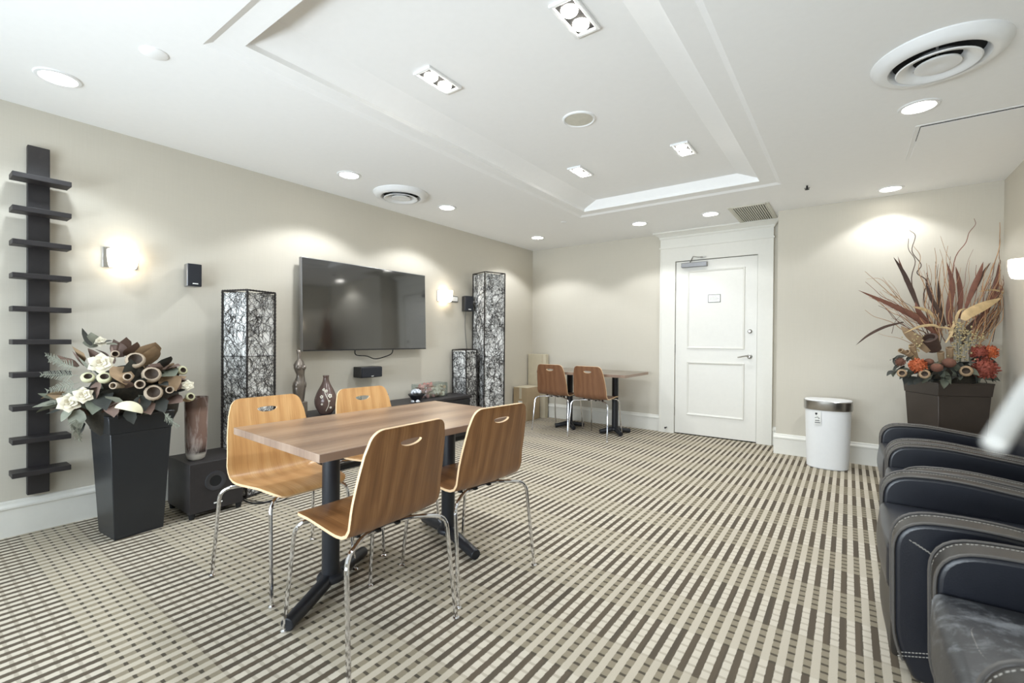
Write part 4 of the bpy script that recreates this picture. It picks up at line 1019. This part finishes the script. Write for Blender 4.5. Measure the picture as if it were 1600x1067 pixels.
for k in range(84):
    bx_ = R2.uniform(480, 860); an = (bx_-640)/420+R2.uniform(-.28, .28); L = R2.uniform(260, 520)
    if k < 16: an = R2.uniform(-1.15, -.75); L = R2.uniform(300, 470); bx_ = R2.uniform(470, 560)
    if k >= 62: an = R2.uniform(.3, .7); bx_ = R2.uniform(740, 860); L = R2.uniform(300, 480)
    pts = []; x, y = bx_, R2.uniform(640, 760); ph = R2.uniform(0, 6)
    for j in range(8):
        pts.append((x, y)); wv = 16*math.sin(ph+j*1.9); x += math.sin(an)*L/7+wv*math.cos(an)*.8; y -= math.cos(an)*L/7-wv*math.sin(an)*.8
    twig(pts, R2.uniform(.0016, .0028), ('twig_tan', 'twig_red', 'twig_tan', 'twig_dark')[k % 4], R2.uniform(-.09, .10))
def hR(x, y, fo): return clampR(pt_at(*zR(x, y), F0+fo))
for (x, y, r, mt, fo) in ((435, 880, .056, 'orange', -.20), (835, 900, .082, 'rust', -.20), (800, 805, .062, 'rust', -.12), (860, 800, .055, 'orange', -.14), (330, 860, .035, 'fuzzy', -.12)):
    P = hR(x, y, fo); put('hydrangea_head', cluster_mb(r), mt, plR, P, tocam(P)+Vector((0, 0, .3)), inv=invR)
for (x, y, r, fo) in ((620, 865, .042, -.22), (547, 893, .038, -.24), (500, 860, .032, -.16)):
    P = hR(x, y, fo); obj('fuzzy_pod', MB().ball((0, 0, 0), r, 16, 10, (1, 1, .85)), 'fuzzy', plR).matrix_basis = invR @ Matrix.Translation(P)
for (x, y, r) in ((475, 930, .034), (722, 912, .040), (340, 925, .03)):
    P = hR(x, y, -.25); put('open_seed_pod', pod_mb(r, r*1.2, .3), ['leaf_tan', 'pod_in'], plR, P, tocam(P)+Vector((0, 0, .2)), inv=invR)
for (x, y, dx, dz_, r, L, mt) in ((500, 715, -.5, 1, .055, .12, 'blade_dark'), (570, 800, -.1, 1, .022, .10, 'leaf_tan'), (625, 775, 0, 1, .024, .11, 'leaf_tan'), (400, 760, -.3, 1, .022, .12, 'leaf_tan'), (370, 800, -1, .9, .022, .12, 'leaf_tan'), (330, 790, -1, .5, .018, .10, 'leaf_tan')):
    P = hR(x, y, -.12); put('bark_tube', tube_pod(r, L), [mt, 'pod_in'], plR, P, CR*dx+Vector((0, 0, dz_))+tocam(P)*.5, inv=invR)
P = hR(500, 712, -.13)
m = MB()
for k in range(260):
    x, y = (R2.gauss(700, 38), R2.uniform(620, 850)) if k < 170 else ((R2.gauss(800, 34), R2.uniform(690, 780)) if k % 2 else (R2.gauss(430, 26), R2.uniform(690, 800)))
    m.ball(invR @ hR(x, y, R2.uniform(-.16, -.04)), R2.uniform(.0045, .0075), 6, 4)
o = obj('berry_spray', m, 'berry', plR); o['kind'] = 'stuff'
m = MB()
for k in range(26):
    x = 640+R2.uniform(0, 120) if k < 30 else 770+R2.uniform(0, 70); m.tube([invR @ hR(x, 860, -.08), invR @ hR(x+R2.uniform(-25, 25), R2.uniform(630, 720), -.1)], .0012, 4)
o = obj('berry_stems', m, 'leaf_green', plR); o['kind'] = 'stuff'
for k in range(92):
    x = 290+670*((k*.618) % 1); y = R2.uniform(890, 975)-(0 if k < 60 else 65)-(0 if 330 < x < 900 else 30); fo = -.20+.16*abs((x-620)/330)**1.5
    P = hR(x, y, fo+R2.uniform(-.03, .03)); P.x = min(P.x, .88); dr = (CR*((x-620)/300+R2.uniform(-.5, .5))+Vector((0, 0, R2.uniform(-1.1, .25)))+tocam(P)*.4).normalized()
    put('leaf', leaf_mb(R2.uniform(.08, .11), R2.uniform(.022, .034), R2.uniform(-.8, .2), 5, .2), ('leaf_dark', 'leaf_green', 'leaf_dark')[k % 3], plR, P-dr*.03, dr, R2.uniform(-.7, .7), inv=invR)
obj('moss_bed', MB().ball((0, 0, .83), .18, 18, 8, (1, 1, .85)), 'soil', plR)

# ------------------------------------------------------------------ white rail end close to the lens at the right edge
p0, p1 = pt_at(1551, 698, .20), pt_at(1658, 530, .22); p2 = Vector((XR, p1.y+.20, p1.z+.02))
rl = thing('white_rail', 'blurred white rail end reaching in from the right edge, above the recliners', 'rail', tuple(p0))
obj('bar', MB().tube([(0, 0, 0)]+[tuple(p-p0) for p in fillet([p0, p1, p2], .06, 5)[1:]], .0044, 16), 'rail_white', rl, bevel=.002)
